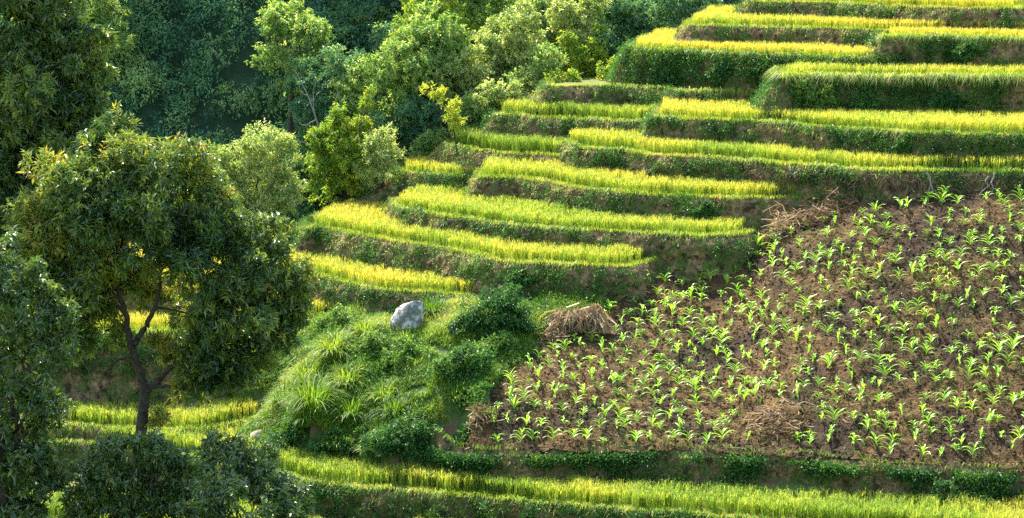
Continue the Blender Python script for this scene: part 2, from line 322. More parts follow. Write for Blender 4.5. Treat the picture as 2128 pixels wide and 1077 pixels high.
for k in order:
    t = LIP[k]; P, N, z, h = t['line'], t['N'], t['z'], t['h']; n = len(P); m = 19
    face = np.clip(-N[:, 0], 0, 1); off = .24 + FLANK.get(k, .08) * face ** 2 + .10 * (fbm(P * .5, 2, 11) - .5)
    tt = np.linspace(0, 1, m) ** 1.35; V = np.zeros((n, m, 3))
    for j, u in enumerate(tt):
        q = P + N * (off * h * u + .17 * (1 - math.exp(-u * h / .11)) - .05)[:, None]; V[:, j, :2] = q; V[:, j, 2] = z - h * u
    nz = fbm(V.reshape(-1, 3) * 1.4, 4, 13).reshape(n, m) - .5; nz2 = fbm(V.reshape(-1, 3) * 5, 3, 14).reshape(n, m) - .5
    dsp = (nz * .5 + nz2 * .34) * np.minimum(1, tt * 8)[None]; V[..., :2] += N[:, None] * dsp[..., None]
    V[:, 0, 2] += .05 + .10 * (fbm(P * 2.2, 2, 15) - .5); Lip = V[:, 0].copy()
    g = G(); g.add(V.reshape(-1, 3), grid_faces(n, m)[:, ::-1])
    ob = g.build('terrace', M['bank'], smooth=True); tag(ob, 'earth bank of the ' + WHERE[k], 'terrace', kind='structure')
    me = ob.data; bm = bmesh.new(); bm.from_mesh(me)
    bm.verts.ensure_lookup_table(); me.materials.append(M['bench'])
    f = bm.faces.new([bm.verts.new((p[0], p[1], z)) for p in P + N * -.05]); f.material_index = 1; bm.to_mesh(me); bm.free()
    t['V'] = V
    # visible part only
    vis = (Lip[:, 0] > -19) & (Lip[:, 0] < 26); vis[:6] = False; vis[-6:] = False
    # --- cover of the bank: grass fringe at the lip, hanging and standing tufts on the face, leafy patches
    gb = G(); idx = np.where(vis)[0]
    lush = {'T8': 1.0, 'T7': .9, 'T6': .55, 'T5': .45, 'B': .6, 'T0': .6, 'T9R': .6, 'T1b': 1, 'T4b': .6, 'A': .7, 'T7b': .45}.get(k, .32)
    # lip fringe: pale dry grass, with sunlight on the lip put into its tint
    c = rng.choice(idx, int(len(idx) * (26 if k in ('T1', 'T2', 'T3', 'T4', 'T5', 'T6', 'B', 'T7') else 20)))
    q = Lip[c] + np.concatenate([N[c] * rng.uniform(-.30, .14, (len(c), 1)), np.zeros((len(c), 1))], -1) + rng.normal(0, .05, (len(c), 3)) * [1, 1, 0]
    big = fbm(q[:, :2] * .8, 2, 40); H = rng.uniform(.07, .17, len(c)) * (.6 + big * 1.3) * (1 + .9 * (k in ('T7', 'T9R')))
    az = np.arctan2(N[c, 1], N[c, 0]) + rng.normal(0, .9, len(c)); b = rng.uniform(.2, 1.0, len(c))
    v, Q, Tr = blades(q - [0, 0, .04], az, H, rng.uniform(.012, .026, len(c)), b)
    gb.add(v, Q, Tr, np.repeat(np.clip(.68 + .5 * (fbm(q[:, :2] * .6, 2, 41) - .35) + rng.normal(0, .15, len(c)), 0, 1), 5))
    # long grass hanging over the edge, yellower tint on the tall bulge paints sunlight
    c = rng.choice(idx, int(len(idx) * (16 if k in ('T7', 'T9R', 'T1b') else 3))); c = c[fbm(P[c] * .7, 2, 42) > (.36 if k in ('T7', 'T9R') else .5)]
    q = Lip[c] + np.concatenate([N[c] * rng.uniform(-.02, .16, (len(c), 1)), rng.uniform(-.14, .0, (len(c), 1))], -1); az = np.arctan2(N[c, 1], N[c, 0]) + rng.normal(0, .45, len(c))
    v, Q, Tr = blades(q, az, rng.uniform(.2, .5, len(c)) * (1.25 if k == 'T7' else .8), rng.uniform(.014, .03, len(c)), rng.uniform(1.2, 1.9, len(c))); gb.add(v, Q, Tr, np.repeat(np.clip(rng.normal(.74 if k == 'T7' else .6, .2, len(c)), 0, 1), 5))
    # face tufts
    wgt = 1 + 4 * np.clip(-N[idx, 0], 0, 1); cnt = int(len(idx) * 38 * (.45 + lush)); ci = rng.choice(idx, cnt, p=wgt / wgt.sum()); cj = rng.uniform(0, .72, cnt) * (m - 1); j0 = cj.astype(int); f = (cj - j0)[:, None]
    q = V[ci, j0] * (1 - f) + V[ci, np.minimum(j0 + 1, m - 1)] * f; fc = np.clip(-N[ci, 0], 0, 1)
    keep = fbm(q * [1.1, 1.1, 1.9], 3, 44) > (.60 - .2 * lush - .3 * fc); q, ci, fc = q[keep], ci[keep], fc[keep]
    az = np.arctan2(N[ci, 1], N[ci, 0]) + rng.normal(0, .8, len(q)); H = rng.uniform(.06, .2, len(q)) * (.75 + .6 * lush) * np.where(rng.random(len(q)) < .08, 1.7, 1)
    v, Q, Tr = blades(q - np.concatenate([N[ci] * .02, np.zeros((len(q), 1))], -1), az, H, rng.uniform(.014, .036, len(q)), rng.uniform(.5, 1.6, len(q)))
    gb.add(v, Q, Tr, np.repeat(np.clip(.34 + 1.3 * (fbm(q * 1.2, 3, 45) - .45) + .3 * fc + rng.normal(0, .16, len(q)) + np.where(rng.random(len(q)) < .12, .35, 0), 0, 1), 5))  # left-facing tufts get a paler tint, painting the sun on that side
    tag(gb.build('bank_grass', M['grass']), 'grass fringe and tufts on the bank of the ' + WHERE[k], 'grass', kind='stuff')
    # leafy weeds
    gw = G(); cnt = int(len(idx) * 22 * lush); ci = rng.choice(idx, cnt); cj = rng.uniform(.02, .66, cnt) * (m - 1); j0 = cj.astype(int)
    q = V[ci, j0]; keep = fbm(q * [.7, .7, 1.1], 3, 47) > (.66 - .3 * lush); q, ci = q[keep], ci[keep]
    if len(q):
        n3 = np.concatenate([N[ci], np.full((len(q), 1), .5)], -1); nl = 9
        B = np.repeat(q + n3 * rng.uniform(.02, .16, (len(q), 1)), nl, 0) + rng.normal(0, .09, (len(q) * nl, 3)); D = nrm(np.repeat(n3, nl, 0) * .5 + rng.normal(0, .7, (len(B), 3)))
        Nn = nrm(np.array([0, 0, 1.]) + rng.normal(0, .5, (len(B), 3)))
        v, Q = leaves(B, D, Nn, rng.uniform(.07, .16, len(B)), rng.uniform(.03, .06, len(B)))
        gw.add(v, Q, None, np.repeat(np.clip(np.repeat(fbm(q * .8, 2, 48), nl) * .9 - .1 + rng.normal(0, .15, len(B)), 0, 1), 4))
        tag(gw.build('bank_weeds', M['weed']), 'leafy weeds covering the bank of the ' + WHERE[k], 'weeds', kind='stuff')
    # --- rice
    if t['rice'] <= 0: continue
    x0, x1 = max(P[:, 0].min(), -19), min(P[:, 0].max(), 26); y0, y1 = P[:, 1].min(), min(P[:, 1].max(), P[:, 1].min() + 14)
    A = (x1 - x0) * (y1 - y0); cand = np.stack([rng.uniform(x0, x1, int(A * 50)), rng.uniform(y0, y1, int(A * 50))], -1)
    cand = cand[inside(cand, P)]; dl = dist_to(cand, P); gap = .32 + .25 * (k in ('T7', 'T5', 'T9R')) * (fbm(cand * .4, 2, 50) > .42)
    kp = (dl > gap) & (dl < t['depth']) & (rng.random(len(cand)) < np.where(dl < 1.3, 1, .62)); cand, dl = cand[kp], dl[kp]
    kp = ~covered(cand, k) & ~(inside(cand, field_poly) & (_field(cand) > z)) & (zt(cand) < z + .15); cand = cand[kp]; dl = dl[kp]
    if not len(cand): continue
    pos = np.concatenate([cand, np.full((len(cand), 1), z)], -1); hh = t['rice'] * (.86 + .26 * fbm(cand * .8, 3, 51)) * rng.uniform(.86, 1.1, len(cand))
    gl = np.clip(t['gold'] + 1.0 * (fbm(cand * .35, 3, 52) - .5) + rng.normal(0, .10, len(cand)), 0, 1); gr = G(); nb = 9
    q = tufts(pos, nb, .045); H = np.repeat(hh, nb) * rng.uniform(.7, 1.12, len(q)); az = rng.uniform(0, 6.28, len(q)); b = rng.uniform(.05, .5, len(q))
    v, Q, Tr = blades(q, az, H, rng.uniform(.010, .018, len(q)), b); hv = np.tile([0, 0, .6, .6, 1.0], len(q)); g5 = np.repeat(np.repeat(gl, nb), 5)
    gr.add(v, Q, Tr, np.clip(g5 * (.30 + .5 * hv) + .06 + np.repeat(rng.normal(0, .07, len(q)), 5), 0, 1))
    nb = 4; q = tufts(pos, nb, .065); H = np.repeat(hh, nb); q[:, 2] += H * rng.uniform(.55, .7, len(q)); az = rng.uniform(0, 6.28, len(q))
    v, Q, Tr = blades(q, az, H * rng.uniform(.3, .46, len(q)), rng.uniform(.016, .026, len(q)), rng.uniform(.4, 1.35, len(q)))
    gr.add(v, Q, Tr, np.repeat(np.clip(np.repeat(gl, nb) * .75 + .14 + rng.normal(0, .08, len(q)), 0, 1), 5))
    tag(gr.build('rice_crop', M['rice']), ('ripe golden rice' if t['gold'] > .6 else 'dense green unripe rice' if t['gold'] < .2 else 'yellow green rice') + ' on the ' + WHERE[k], 'rice', kind='stuff')

# ---------------------------------------------------------------- bank below the maize field
P = curve(np.concatenate([cl[:1, :2] + [[-1.2, .9]], cl[:, :2], cl[-1:, :2] + [[5, 0]]]), 40); zl = np.interp(P[:, 0], cl[:, 0], cl[:, 2])
tg = nrm(np.gradient(P, axis=0)); N = np.stack([tg[:, 1], -tg[:, 0]], -1); P = P + N * ((fbm(P * .8, 3, 61) - .5) * .5)[:, None]
m = 16; tt = np.linspace(-.025, 1, m); V = np.zeros((len(P), m, 3))
for j, u in enumerate(tt):
    V[:, j, :2] = P + N * (.62 * max(u, u * 8) - .02 + .1)[..., None] if False else P + N * (.62 * u if u > 0 else u * 6.5); V[:, j, 2] = zl - 2.0 * max(u, 0) + .02
nz = fbm(V.reshape(-1, 3) * 1.5, 4, 62).reshape(len(P), m) - .5; V[..., :2] += N[:, None] * (nz * .45 * (tt > .02))[..., None]; V[:, tt <= .02, 2] = _field(V[:, tt <= .02].reshape(-1, 3)).reshape(len(P), -1) + .06
CB = V
tag(G().add(V.reshape(-1, 3), grid_faces(len(P), m)[:, ::-1]).build('terrace', M['bank'], smooth=True), 'reddish earth bank along the lower edge of the maize field', 'terrace', kind='structure')
gw = G(); gd = G(); cnt = 11000; ci = rng.integers(0, len(P), cnt); cj = 2 + rng.uniform(0, 1, cnt) ** 1.2 * (m - 4); q = V[ci, cj.astype(int)]
dens = fbm(q * [.75, .75, 1.3], 3, 63) + .10 * (cj < 4) + .07 * np.clip((q[:, 0] - 10) / 6, 0, 1) + rng.normal(0, .03, cnt); kp = dens > .59; q, ci2 = q[kp], ci[kp]; nl = 9
n3 = np.concatenate([N[ci2], np.full((len(q), 1), .6)], -1); B = np.repeat(q + n3 * rng.uniform(.0, .17, (len(q), 1)), nl, 0) + rng.normal(0, .10, (len(q) * nl, 3))
v, Q = leaves(B, nrm(np.repeat(n3, nl, 0) * .5 + rng.normal(0, .7, (len(B), 3))), nrm(np.array([0, 0, 1.]) + rng.normal(0, .5, (len(B), 3))), rng.uniform(.08, .17, len(B)), rng.uniform(.035, .065, len(B)))
gw.add(v, Q, None, np.repeat(np.clip(np.repeat(fbm(q * .9, 2, 64), nl) * .8 - .12 + rng.normal(0, .14, len(B)), 0, 1), 4))
n = 5200; ci = rng.integers(0, len(P), n); cj = rng.uniform(0, 1, n) ** 1.5 * (m - 3); q = V[ci, cj.astype(int)]; kp = fbm(q * [.6, .6, 1], 3, 66) > .47; q, ci = q[kp], ci[kp]; az = np.arctan2(N[ci, 1], N[ci, 0]) + rng.normal(0, .8, len(q))
v, Q, Tr = blades(q, az, rng.uniform(.08, .34, len(q)), rng.uniform(.012, .028, len(q)), rng.uniform(.4, 1.35, len(q))); gd.add(v, Q, Tr, np.repeat(np.clip(.3 + rng.normal(0, .25, len(q)), 0, 1), 5))
tag(gd.build('bank_grass', M['grass']), 'straggling grass along the reddish bank below the maize', 'grass', kind='stuff')
tag(gw.build('bank_weeds', M['weed']), 'dark leafy creepers along the bank below the maize field', 'weeds', kind='stuff')

# ---------------------------------------------------------------- plants: trees, shrubs
def crown_leaves(g, lobes, dens, L, nl=9, gap=.40, droop=.3, freq=1.1, wid=.36, tint=(.42, .2), up=.3, young=.25, seed=70, spread=.22, power=.3):
    zmax = max(c[2] + R[2] for c, R in lobes); zmin = min(c[2] - R[2] for c, R in lobes)
    for c, R in lobes:
        c = np.asarray(c); R = np.asarray(R); n = int(dens * R[0] * R[2]) + 6; K = 19
        sub = nrm(rng.normal(0, 1, (K, 3)) + [0, 0, .15]) * rng.uniform(.45, .95, (K, 1)); sr = rng.uniform(.26, .5, K); k = rng.integers(0, K, n); d1 = nrm(rng.normal(0, 1, (n, 3)))
        o = sub[k] + d1 * sr[k, None] * (rng.random(n) ** power)[:, None] * [1, 1, .68]; p = c + R * o; d = nrm(o * .6 + d1 * .7)
        kp = fbm(p * freq, 3, seed + 3) > gap; p, d = p[kp], d[kp]; n = len(p)
        if not n: continue
        a = nrm(d * [1, 1, .7] + [0, 0, up] + rng.normal(0, .5, (n, 3))); A = np.repeat(a, nl, 0)
        B = np.repeat(p, nl, 0) + A * rng.uniform(-.5, 1, (n * nl, 1)) * spread + rng.normal(0, spread * .3, (n * nl, 3))
        D = nrm(A * .55 + rng.normal(0, .65, (n * nl, 3)) - [0, 0, droop]); Nn = nrm(np.array([0, 0, 1.]) + A * .3 + rng.normal(0, .45, (n * nl, 3)))
        LL = L * rng.uniform(.65, 1.25, n * nl); v, Q = leaves(B, D, Nn, LL, LL * wid * rng.uniform(.8, 1.2, n * nl))
        tn = tint[0] + tint[1] * rng.normal(0, 1, n) + young * (fbm(p * .8, 2, seed + 5) - .5) * 2
        g.add(v, Q, None, np.repeat(np.clip(np.repeat(tn, nl) + rng.normal(0, .08, n * nl), 0, 1), 4))
def limbs(g, base, fork, lobes, r0, extra=(), subs=4):
    """tapered trunk from base to fork, a limb to every lobe with side twigs"""
    b = np.asarray(base, float); f = np.asarray(fork, float)
    pth = curve([b, b * .55 + f * .45 + rng.normal(0, .03, 3) * np.linalg.norm(f - b), f], 8); g.add(*tube(pth, np.linspace(r0 * 1.25, r0 * .8, len(pth)), 9))
    for c, R in lobes:
        c = np.asarray(c, float); st = pth[-1 - rng.integers(0, 4)]; dl = np.linalg.norm(c - st); mid = st * .5 + c * .5 + [0, 0, -.12 * dl] + rng.normal(0, .07 * dl, 3)
        q = curve([st, mid, c], 7, .012 * dl); rr = r0 * rng.uniform(.35, .6); g.add(*tube(q, np.linspace(rr, rr * .25, len(q)), 6))
        for s in range(subs):
            i = rng.integers(4, len(q)); e = c + np.asarray(R) * nrm(rng.normal(0, 1, 3)) * .85; w_ = curve([q[i], q[i] * .5 + e * .5 + rng.normal(0, .08, 3) * np.linalg.norm(R), e], 4); g.add(*tube(w_, np.linspace(rr * .3, rr * .07, len(w_)), 4))
    for e in extra:
        pth2 = curve(e[0], 6, .008); g.add(*tube(pth2, np.linspace(e[1], e[2], len(pth2)), 8))
def lob(x, y, r, Y, dy=0, rz=1.0, ry=1.0):
    s = Y / F; return ptY(x, y, Y + dy), np.array([r * s, r * s * ry, r * s * rz])
def tree(label, lobes, base, fork, r0, mat, bark='bark', name='tree', cat='tree', group=None, extra=(), subs=4, crownname='crown', stem='trunk', **kw):
    root = thing(name, label, cat, tuple(base), group); g = G(); limbs(g, base, fork, lobes, r0, extra, subs); g.build(stem, M[bark], root, True, base)
    g = G(); crown_leaves(g, lobes, **kw); g.build(crownname, M[mat], root, False, base); return root

# foreground: the forked tree
Y0 = 45.0
lb = [lob(*a) for a in [(255, 325, 85, Y0, .3), (150, 400, 105, Y0, .2), (330, 380, 105, Y0, -.3), (430, 445, 95, Y0, .2), (90, 470, 80, Y0), (230, 470, 115, Y0, -.6), (520, 500, 85, Y0, .3), (390, 535, 95, Y0, -.6), (566, 600, 78, Y0), (575, 690, 48, Y0), (500, 785, 42, Y0), (420, 795, 40, Y0),
      (490, 640, 95, Y0, -.5), (545, 690, 75, Y0, .3), (430, 735, 75, Y0, -.2), (150, 565, 85, Y0, -.3), (90, 650, 55, Y0), (190, 650, 45, Y0), (330, 470, 90, Y0, -1), (470, 770, 50, Y0), (370, 640, 45, Y0, .8), (380, 810, 28, Y0), (330, 865, 22, Y0), (200, 610, 52, Y0, .4), (300, 575, 55, Y0, .5), (110, 700, 42, Y0), (345, 720, 34, Y0, .3), (60, 560, 60, Y0), (130, 625, 68, Y0, -.2), (195, 655, 52, Y0, .2), (160, 715, 44, Y0), (235, 690, 34, Y0, .3), (80, 700, 40, Y0), (500, 745, 60, Y0, .2), (440, 660, 70, Y0, -.4), (210, 545, 70, Y0, .5), (100, 560, 80, Y0, .3), (210, 390, 100, Y0, -.6), (540, 560, 70, Y0, -.5), (590, 640, 50, Y0)]]
f_ = ptY(303, 812, Y0); p_ = lambda x, y, dy=0: ptY(x, y, Y0 + dy)
gb_ = zt(np.array([[ptY(285, 1077, Y0)[0], Y0]]))[0]; base = np.array([ptY(282, 1077, Y0)[0], Y0, gb_ - .1])
root = thing('tree', 'dark forked broadleaf tree with gnarled trunk showing under its spreading crown', 'tree', tuple(base), 'trees in front')
g = G(); q = curve([base, p_(284, 1000), p_(292, 905), p_(298, 850), f_], 8, .006); g.add(*tube(q, np.linspace(.135, .115, len(q)), 10))
for e, a, b in [([f_, p_(288, 765), p_(270, 712), p_(262, 655), p_(245, 600), p_(220, 500)], .105, .03), ([p_(276, 722), p_(296, 690, -.1), p_(322, 640, -.2), p_(335, 560, -.3), p_(340, 430)], .075, .02), ([f_, p_(330, 790), p_(350, 768, -.2), p_(385, 735), p_(470, 680), p_(560, 600)], .085, .02),
                ([p_(310, 806), p_(345, 803, -.1), p_(400, 800, -.2), p_(470, 765)], .05, .012), ([p_(279, 742), p_(255, 745), p_(228, 765, -.2), p_(205, 800)], .035, .01), ([p_(262, 655), p_(200, 580), p_(130, 480)], .04, .01), ([p_(322, 640, -.2), p_(390, 650), p_(430, 690, .2)], .03, .008), ([p_(335, 560, -.3), p_(430, 500), p_(520, 500)], .04, .01), ([p_(245, 600), p_(255, 450), p_(255, 330)], .035, .01),
                ([p_(385, 735), p_(420, 640), p_(405, 540)], .03, .01), ([p_(302, 830), p_(330, 850), p_(345, 875)], .016, .006)]:
    q = curve(e, 7, .012); g.add(*tube(q, np.linspace(a, b, len(q)), 8))
for c, R in lb:
    for s in range(7):
        d = nrm(rng.normal(0, 1, 3)); e = c + R * d * .9; st = c + R * nrm(rng.normal(0, 1, 3)) * .3; q = curve([st, (st + e) / 2 + rng.normal(0, .06, 3), e], 4); g.add(*tube(q, np.linspace(.018, .004, len(q)), 4))
g.build('trunk', M['bark'], root, True, base)
g = G(); crown_leaves(g, lb, dens=800, L=.15, nl=11, gap=.36, droop=.3, freq=1.5, wid=.30, tint=(.45, .2), young=.6, spread=.075, up=.6); g.build('crown', M['tree_dark'], root, False, base)
# tall tree at the left edge
Y1 = 49.0; lb = [lob(*a) for a in [(40, 60, 105, Y1), (145, 120, 78, Y1), (60, 190, 115, Y1, -.4), (150, 215, 72, Y1), (10, 320, 100, Y1), (105, 290, 85, Y1, -.3), (100, 20, 70, Y1), (-60, 150, 110, Y1), (-70, 300, 110, Y1), (60, 360, 80, Y1), (40, -60, 110, Y1), (-20, 440, 90, Y1), (185, 165, 50, Y1), (180, 240, 50, Y1), (190, 90, 44, Y1), (120, 370, 60, Y1), (60, 430, 80, Y1, -.3), (0, 390, 90, Y1, -.4), (60, 500, 60, Y1, -.2), (-60, 20, 110, Y1)]]
bx = ptY(-20, 500, Y1)[0]; base = np.array([bx, Y1, zt([[bx, Y1]])[0] - .1])
tree('tall dense dark tree filling the top left corner', lb, base, ptY(-5, 480, Y1), .2, 'tree_dark', group='trees in front', dens=700, L=.15, nl=11, gap=.34, droop=.3, freq=1.3, wid=.30, tint=(.32, .18), young=.55, spread=.08, up=.6, seed=170)
Y2 = 41.0; lb = [lob(*a) for a in [(10, 555, 75, Y2), (55, 640, 80, Y2), (105, 725, 58, Y2), (30, 775, 95, Y2), (85, 850, 62, Y2), (30, 930, 85, Y2), (90, 985, 55, Y2), (10, 1040, 80, Y2), (-50, 700, 100, Y2), (-50, 900, 100, Y2), (130, 660, 34, Y2), (60, 1070, 60, Y2)]]
bx = ptY(-10, 900, Y2)[0]; base = np.array([bx, Y2, zt([[bx, Y2]])[0] - .1])
tree('glossy leaved tree reaching down the lower left edge', lb, base, ptY(0, 900, Y2), .13, 'tree_gloss', group='trees in front', dens=620, L=.14, nl=10, gap=.42, droop=.3, freq=1.5, wid=.36, tint=(.4, .2), spread=.08, up=.5, seed=270)
for lab, Yb, L_, bxy, fk, sd_ in [('glossy dark bush around the foot of the forked tree', 41.5, [(235, 965, 70), (320, 945, 55), (195, 1010, 70), (290, 1040, 85), (380, 985, 45), (360, 1050, 60), (200, 1080, 80)], (270, 1077), (270, 1050), 370),
                             ('glossy dark bush with reddish shoots right of the forked tree', 40.5, [(470, 965, 55), (535, 1000, 68), (590, 1045, 55), (470, 1040, 75), (445, 925, 26), (560, 1080, 80), (410, 1080, 40), (620, 1085, 40)], (520, 1077), (520, 1060), 470)]:
    lb = [lob(x, y, r, Yb, rng.uniform(-.4, .4)) for x, y, r in L_]; bx = ptY(bxy[0], 1077, Yb)[0]; base = np.array([bx, Yb, zt([[bx, Yb]])[0] - .05])
    tree(lab, lb, base, ptY(fk[0], fk[1] + 40, Yb), .06, 'tree_gloss', name='bush', cat='bush', group='glossy bushes in front', dens=640, L=.14, nl=10, gap=.40, droop=.35, freq=1.6, wid=.36, tint=(.38, .2), spread=.08, up=.5, seed=sd_, crownname='foliage', stem='stems')

# behind the nose of the terraces
def bgtree(label, Y, L_, basepx, mat, r0=.09, name='tree', cat='tree', group='trees behind the terraces', **kw):
    lb = [lob(x, y, r, Y, rng.uniform(-.25, .25) * r * Y / F * 1.6) for x, y, r in L_]; X = ptY(basepx, 300, Y)[0]
    z0 = max(zt([[X, Y]])[0], hill_z(np.array([X]), np.array([Y]))[0]) - .15; base = np.array([X, Y, min(z0, min(c[2] - .3 for c, R in lb))])
    cx = np.mean([c for c, R in lb], 0); low = min(c[2] for c, R in lb); fk = np.array([X * .6 + cx[0] * .4, Y, max(base[2] + .5, low - .2)])
    d = dict(dens=330, L=.16, nl=8, gap=.40, droop=.25, freq=1.2, wid=.42, tint=(.45, .22), spread=.12, subs=3); d.update(kw)
    return tree(label, lb, base, fk, r0, mat, name=name, cat=cat, group=group, **d)
bgtree('round pale green tree standing alone at the ravine edge', 95.5, [(540, 300, 48), (500, 325, 48), (580, 335, 45), (480, 360, 38), (540, 370, 65), (595, 385, 40), (560, 425, 45), (610, 415, 26), (500, 410, 35), (455, 330, 22), (590, 300, 28)], 545, 'tree_pale', dens=420, gap=.36, freq=1.6, L=.13, young=.15, seed=501)
bgtree('yellow green tree with upright spiky leader shoots', 98, [(690, 300, 42), (735, 320, 48), (670, 335, 36), (715, 265, 30), (705, 230, 16), (700, 250, 18), (762, 215, 14), (755, 245, 18), (768, 190, 9), (750, 275, 24), (660, 290, 22), (720, 370, 50), (680, 390, 40)], 715, 'tree_lime', dens=480, gap=.36, freq=1.8, seed=511, up=.5)
bgtree('pale whitish shrub at the edge of the golden steps', 96.5, [(790, 300, 32), (770, 330, 34), (810, 325, 28), (780, 360, 30), (760, 375, 22), (800, 280, 20)], 782, 'tree_pale', .05, 'shrub', 'shrub', 'shrubs behind the terraces', dens=460, gap=.34, freq=2, L=.12, young=.15, seed=521, crownname='foliage', stem='stems')
bgtree('large dark tree hollow with shade below a sunlit top', 103, [(850, 120, 75), (900, 70, 60), (790, 170, 60), (860, 200, 75), (930, 130, 60), (760, 230, 45), (830, 270, 55), (720, 190, 35), (900, 250, 50)], 850, 'tree_mid', .16, dens=330, L=.19, seed=531)
bgtree('tree with a flat sunlit dome at the hill foot', 107, [(610, 40, 55), (570, 60, 40), (650, 70, 45), (600, 90, 60), (660, 110, 45), (560, 110, 40), (620, 140, 50)], 610, 'tree_mid', .14, dens=330, L=.19, seed=541)
bgtree('yellow leaved sapling hanging over the dark hollow', 97, [(890, 180, 14), (905, 200, 14), (925, 215, 14), (940, 235, 15), (955, 250, 13), (915, 190, 10), (948, 215, 10), (940, 262, 14)], 955, 'tree_lime', .03, 'sapling', 'sapling', 'saplings behind the terraces', dens=420, gap=.48, L=.14, tint=(.8, .12), subs=2, freq=3.5, seed=551)
BG = [('pale feathery tree above the round shrub', 104, [(1040, 80, 50), (1080, 50, 45), (1020, 130, 45), (1070, 120, 48), (1110, 100, 36)], 1060, 'tree_pale'),
      ('slender pointed sapling left of the brown top banks', 103.5, [(1250, 60, 12), (1240, 95, 20), (1225, 130, 26), (1255, 120, 20), (1235, 170, 34), (1250, 35, 8)], 1240, 'tree_lime'),
      ('silvery bushy tree in the sunlit thicket', 102.5, [(930, 150, 48), (970, 190, 45), (920, 200, 40), (985, 130, 40), (1000, 220, 36)], 960, 'tree_pale'),
      ('tall yellow green tree at the upper middle', 106, [(880, 30, 55), (930, 50, 50), (850, 70, 45), (960, 80, 45), (900, -20, 50)], 900, 'tree_lime'),
      ('green leafy tree with a visible pale stem', 102, [(1100, 170, 45), (1145, 130, 40), (1060, 200, 40), (1130, 190, 36)], 1110, 'tree_mid'),
      ('broad sunlit tree near the middle top edge', 108, [(1000, 20, 55), (1060, 0, 50), (960, -20, 50), (1120, 30, 45), (1160, 60, 40)], 1040, 'tree_mid'),
      ('lime green tree beside the slender sapling', 103, [(1190, 120, 38), (1170, 160, 38), (1205, 180, 36), (1180, 90, 24), (1160, 200, 34)], 1185, 'tree_lime'),
      ('bushy tree at the tip of the dark leafy bank', 101.5, [(1265, 160, 30), (1230, 200, 32), (1285, 140, 22), (1200, 210, 26)], 1240, 'tree_lime'),
      ('dark green tree low in the ravine hollow', 100.5, [(1000, 250, 36), (960, 265, 32), (1020, 225, 28), (980, 225, 30)], 985, 'tree_mid'),
      ('shadowed tree behind the bare branches', 104.5, [(680, 180, 50), (640, 160, 40), (720, 130, 45), (690, 230, 45), (640, 230, 40)], 680, 'forest'),
      ('dark tree right of the sunlit thicket top', 112, [(1310, 60, 50), (1360, 40, 50), (1290, 10, 45), (1330, 100, 40), (1260, 10, 40)], 1320, 'forest'),
      ('dark tree crowding the top terrace corner', 110, [(1420, 60, 45), (1460, 30, 45), (1400, 20, 45), (1440, -20, 50)], 1430, 'forest'),
      ('grey dry tree at the upper left of the dark woods', 110, [(200, 30, 60), (240, 70, 45), (170, 60, 45), (220, -20, 50)], 205, 'tree_mid'),
      ('pale leaning shrub tree at the foot of the dark hollow', 100, [(880, 310, 28), (905, 295, 26), (925, 300, 22), (870, 330, 18)], 900, 'tree_mid'),
      ('leafy lime tree between the dark hollow and the silvery tree', 103.5, [(880, 120, 40), (910, 100, 36), (860, 90, 34), (900, 150, 34), (930, 110, 30)], 895, 'tree_lime'),
      ('pale tree right behind the slender sapling', 105, [(1180, 40, 36), (1215, 30, 34), (1200, 70, 34), (1160, 20, 34), (1230, 0, 36)], 1195, 'tree_pale'),
      ('small bright bush hugging the left end of the dry ledge', 100.5, [(1150, 170, 22), (1175, 185, 20), (1130, 195, 20), (1190, 165, 18)], 1160, 'tree_lime'),
      ('silver green bush above the tall green rice steps', 100, [(1020, 195, 26), (1050, 190, 26), (1000, 215, 22), (1070, 205, 20)], 1035, 'tree_pale'),
      ('dark foliage added to stand for the shade inside the hollow', 101.5, [(850, 280, 38), (890, 265, 36), (820, 300, 34), (800, 265, 34), (860, 235, 38), (900, 240, 30)], 850, 'forest'),  # dark leaves added where the overhang only casts shade
      ('sunlit crown at the top of the dark woods', 114, [(740, 20, 40), (700, 40, 40), (780, 50, 40), (740, 80, 40)], 740, 'tree_mid')]
for i, (lab, Y, L_, bx, mt) in enumerate(BG): bgtree(lab, Y, L_, bx, mt, seed=600 + 10 * i, gap=.36, freq=1.7, dens=430)
bgtree('round shrub with brownish seed heads by the dry ledge', 101.5, [(1100, 165, 30), (1085, 185, 26), (1115, 185, 26)], 1100, 'tree_pale', .03, 'shrub', 'shrub', 'shrubs behind the terraces', dens=600, gap=.3, L=.12, seed=780, crownname='foliage', stem='stems')
# bare dead tree
Yd = 99.5; base = ptY(672, 330, Yd); root = thing('dead_tree', 'bare whitish dead tree with thin leafless branches', 'dead tree', tuple(base)); g = G(); gt = G()
q = curve([base, ptY(660, 260, Yd), ptY(640, 200, Yd), ptY(612, 145, Yd)], 6, .01); gt.add(*tube(q, np.linspace(.05, .012, len(q)), 6))
for a in [[(655, 250), (630, 262), (612, 240)], [(645, 215), (665, 190), (690, 160)], [(640, 200), (625, 190), (618, 172)], [(662, 268), (690, 230), (735, 195)], [(655, 250), (650, 200), (660, 160)], [(668, 300), (640, 300), (615, 290)], [(690, 230), (700, 200), (705, 170)]]:
    q = curve([ptY(x, y, Yd) for x, y in a], 5, .02); g.add(*tube(q, np.linspace(.022, .005, len(q)), 5))
gt.build('trunk', M['bark_pale'], root, True, base); g.build('branches', M['bark_pale'], root, True, base)

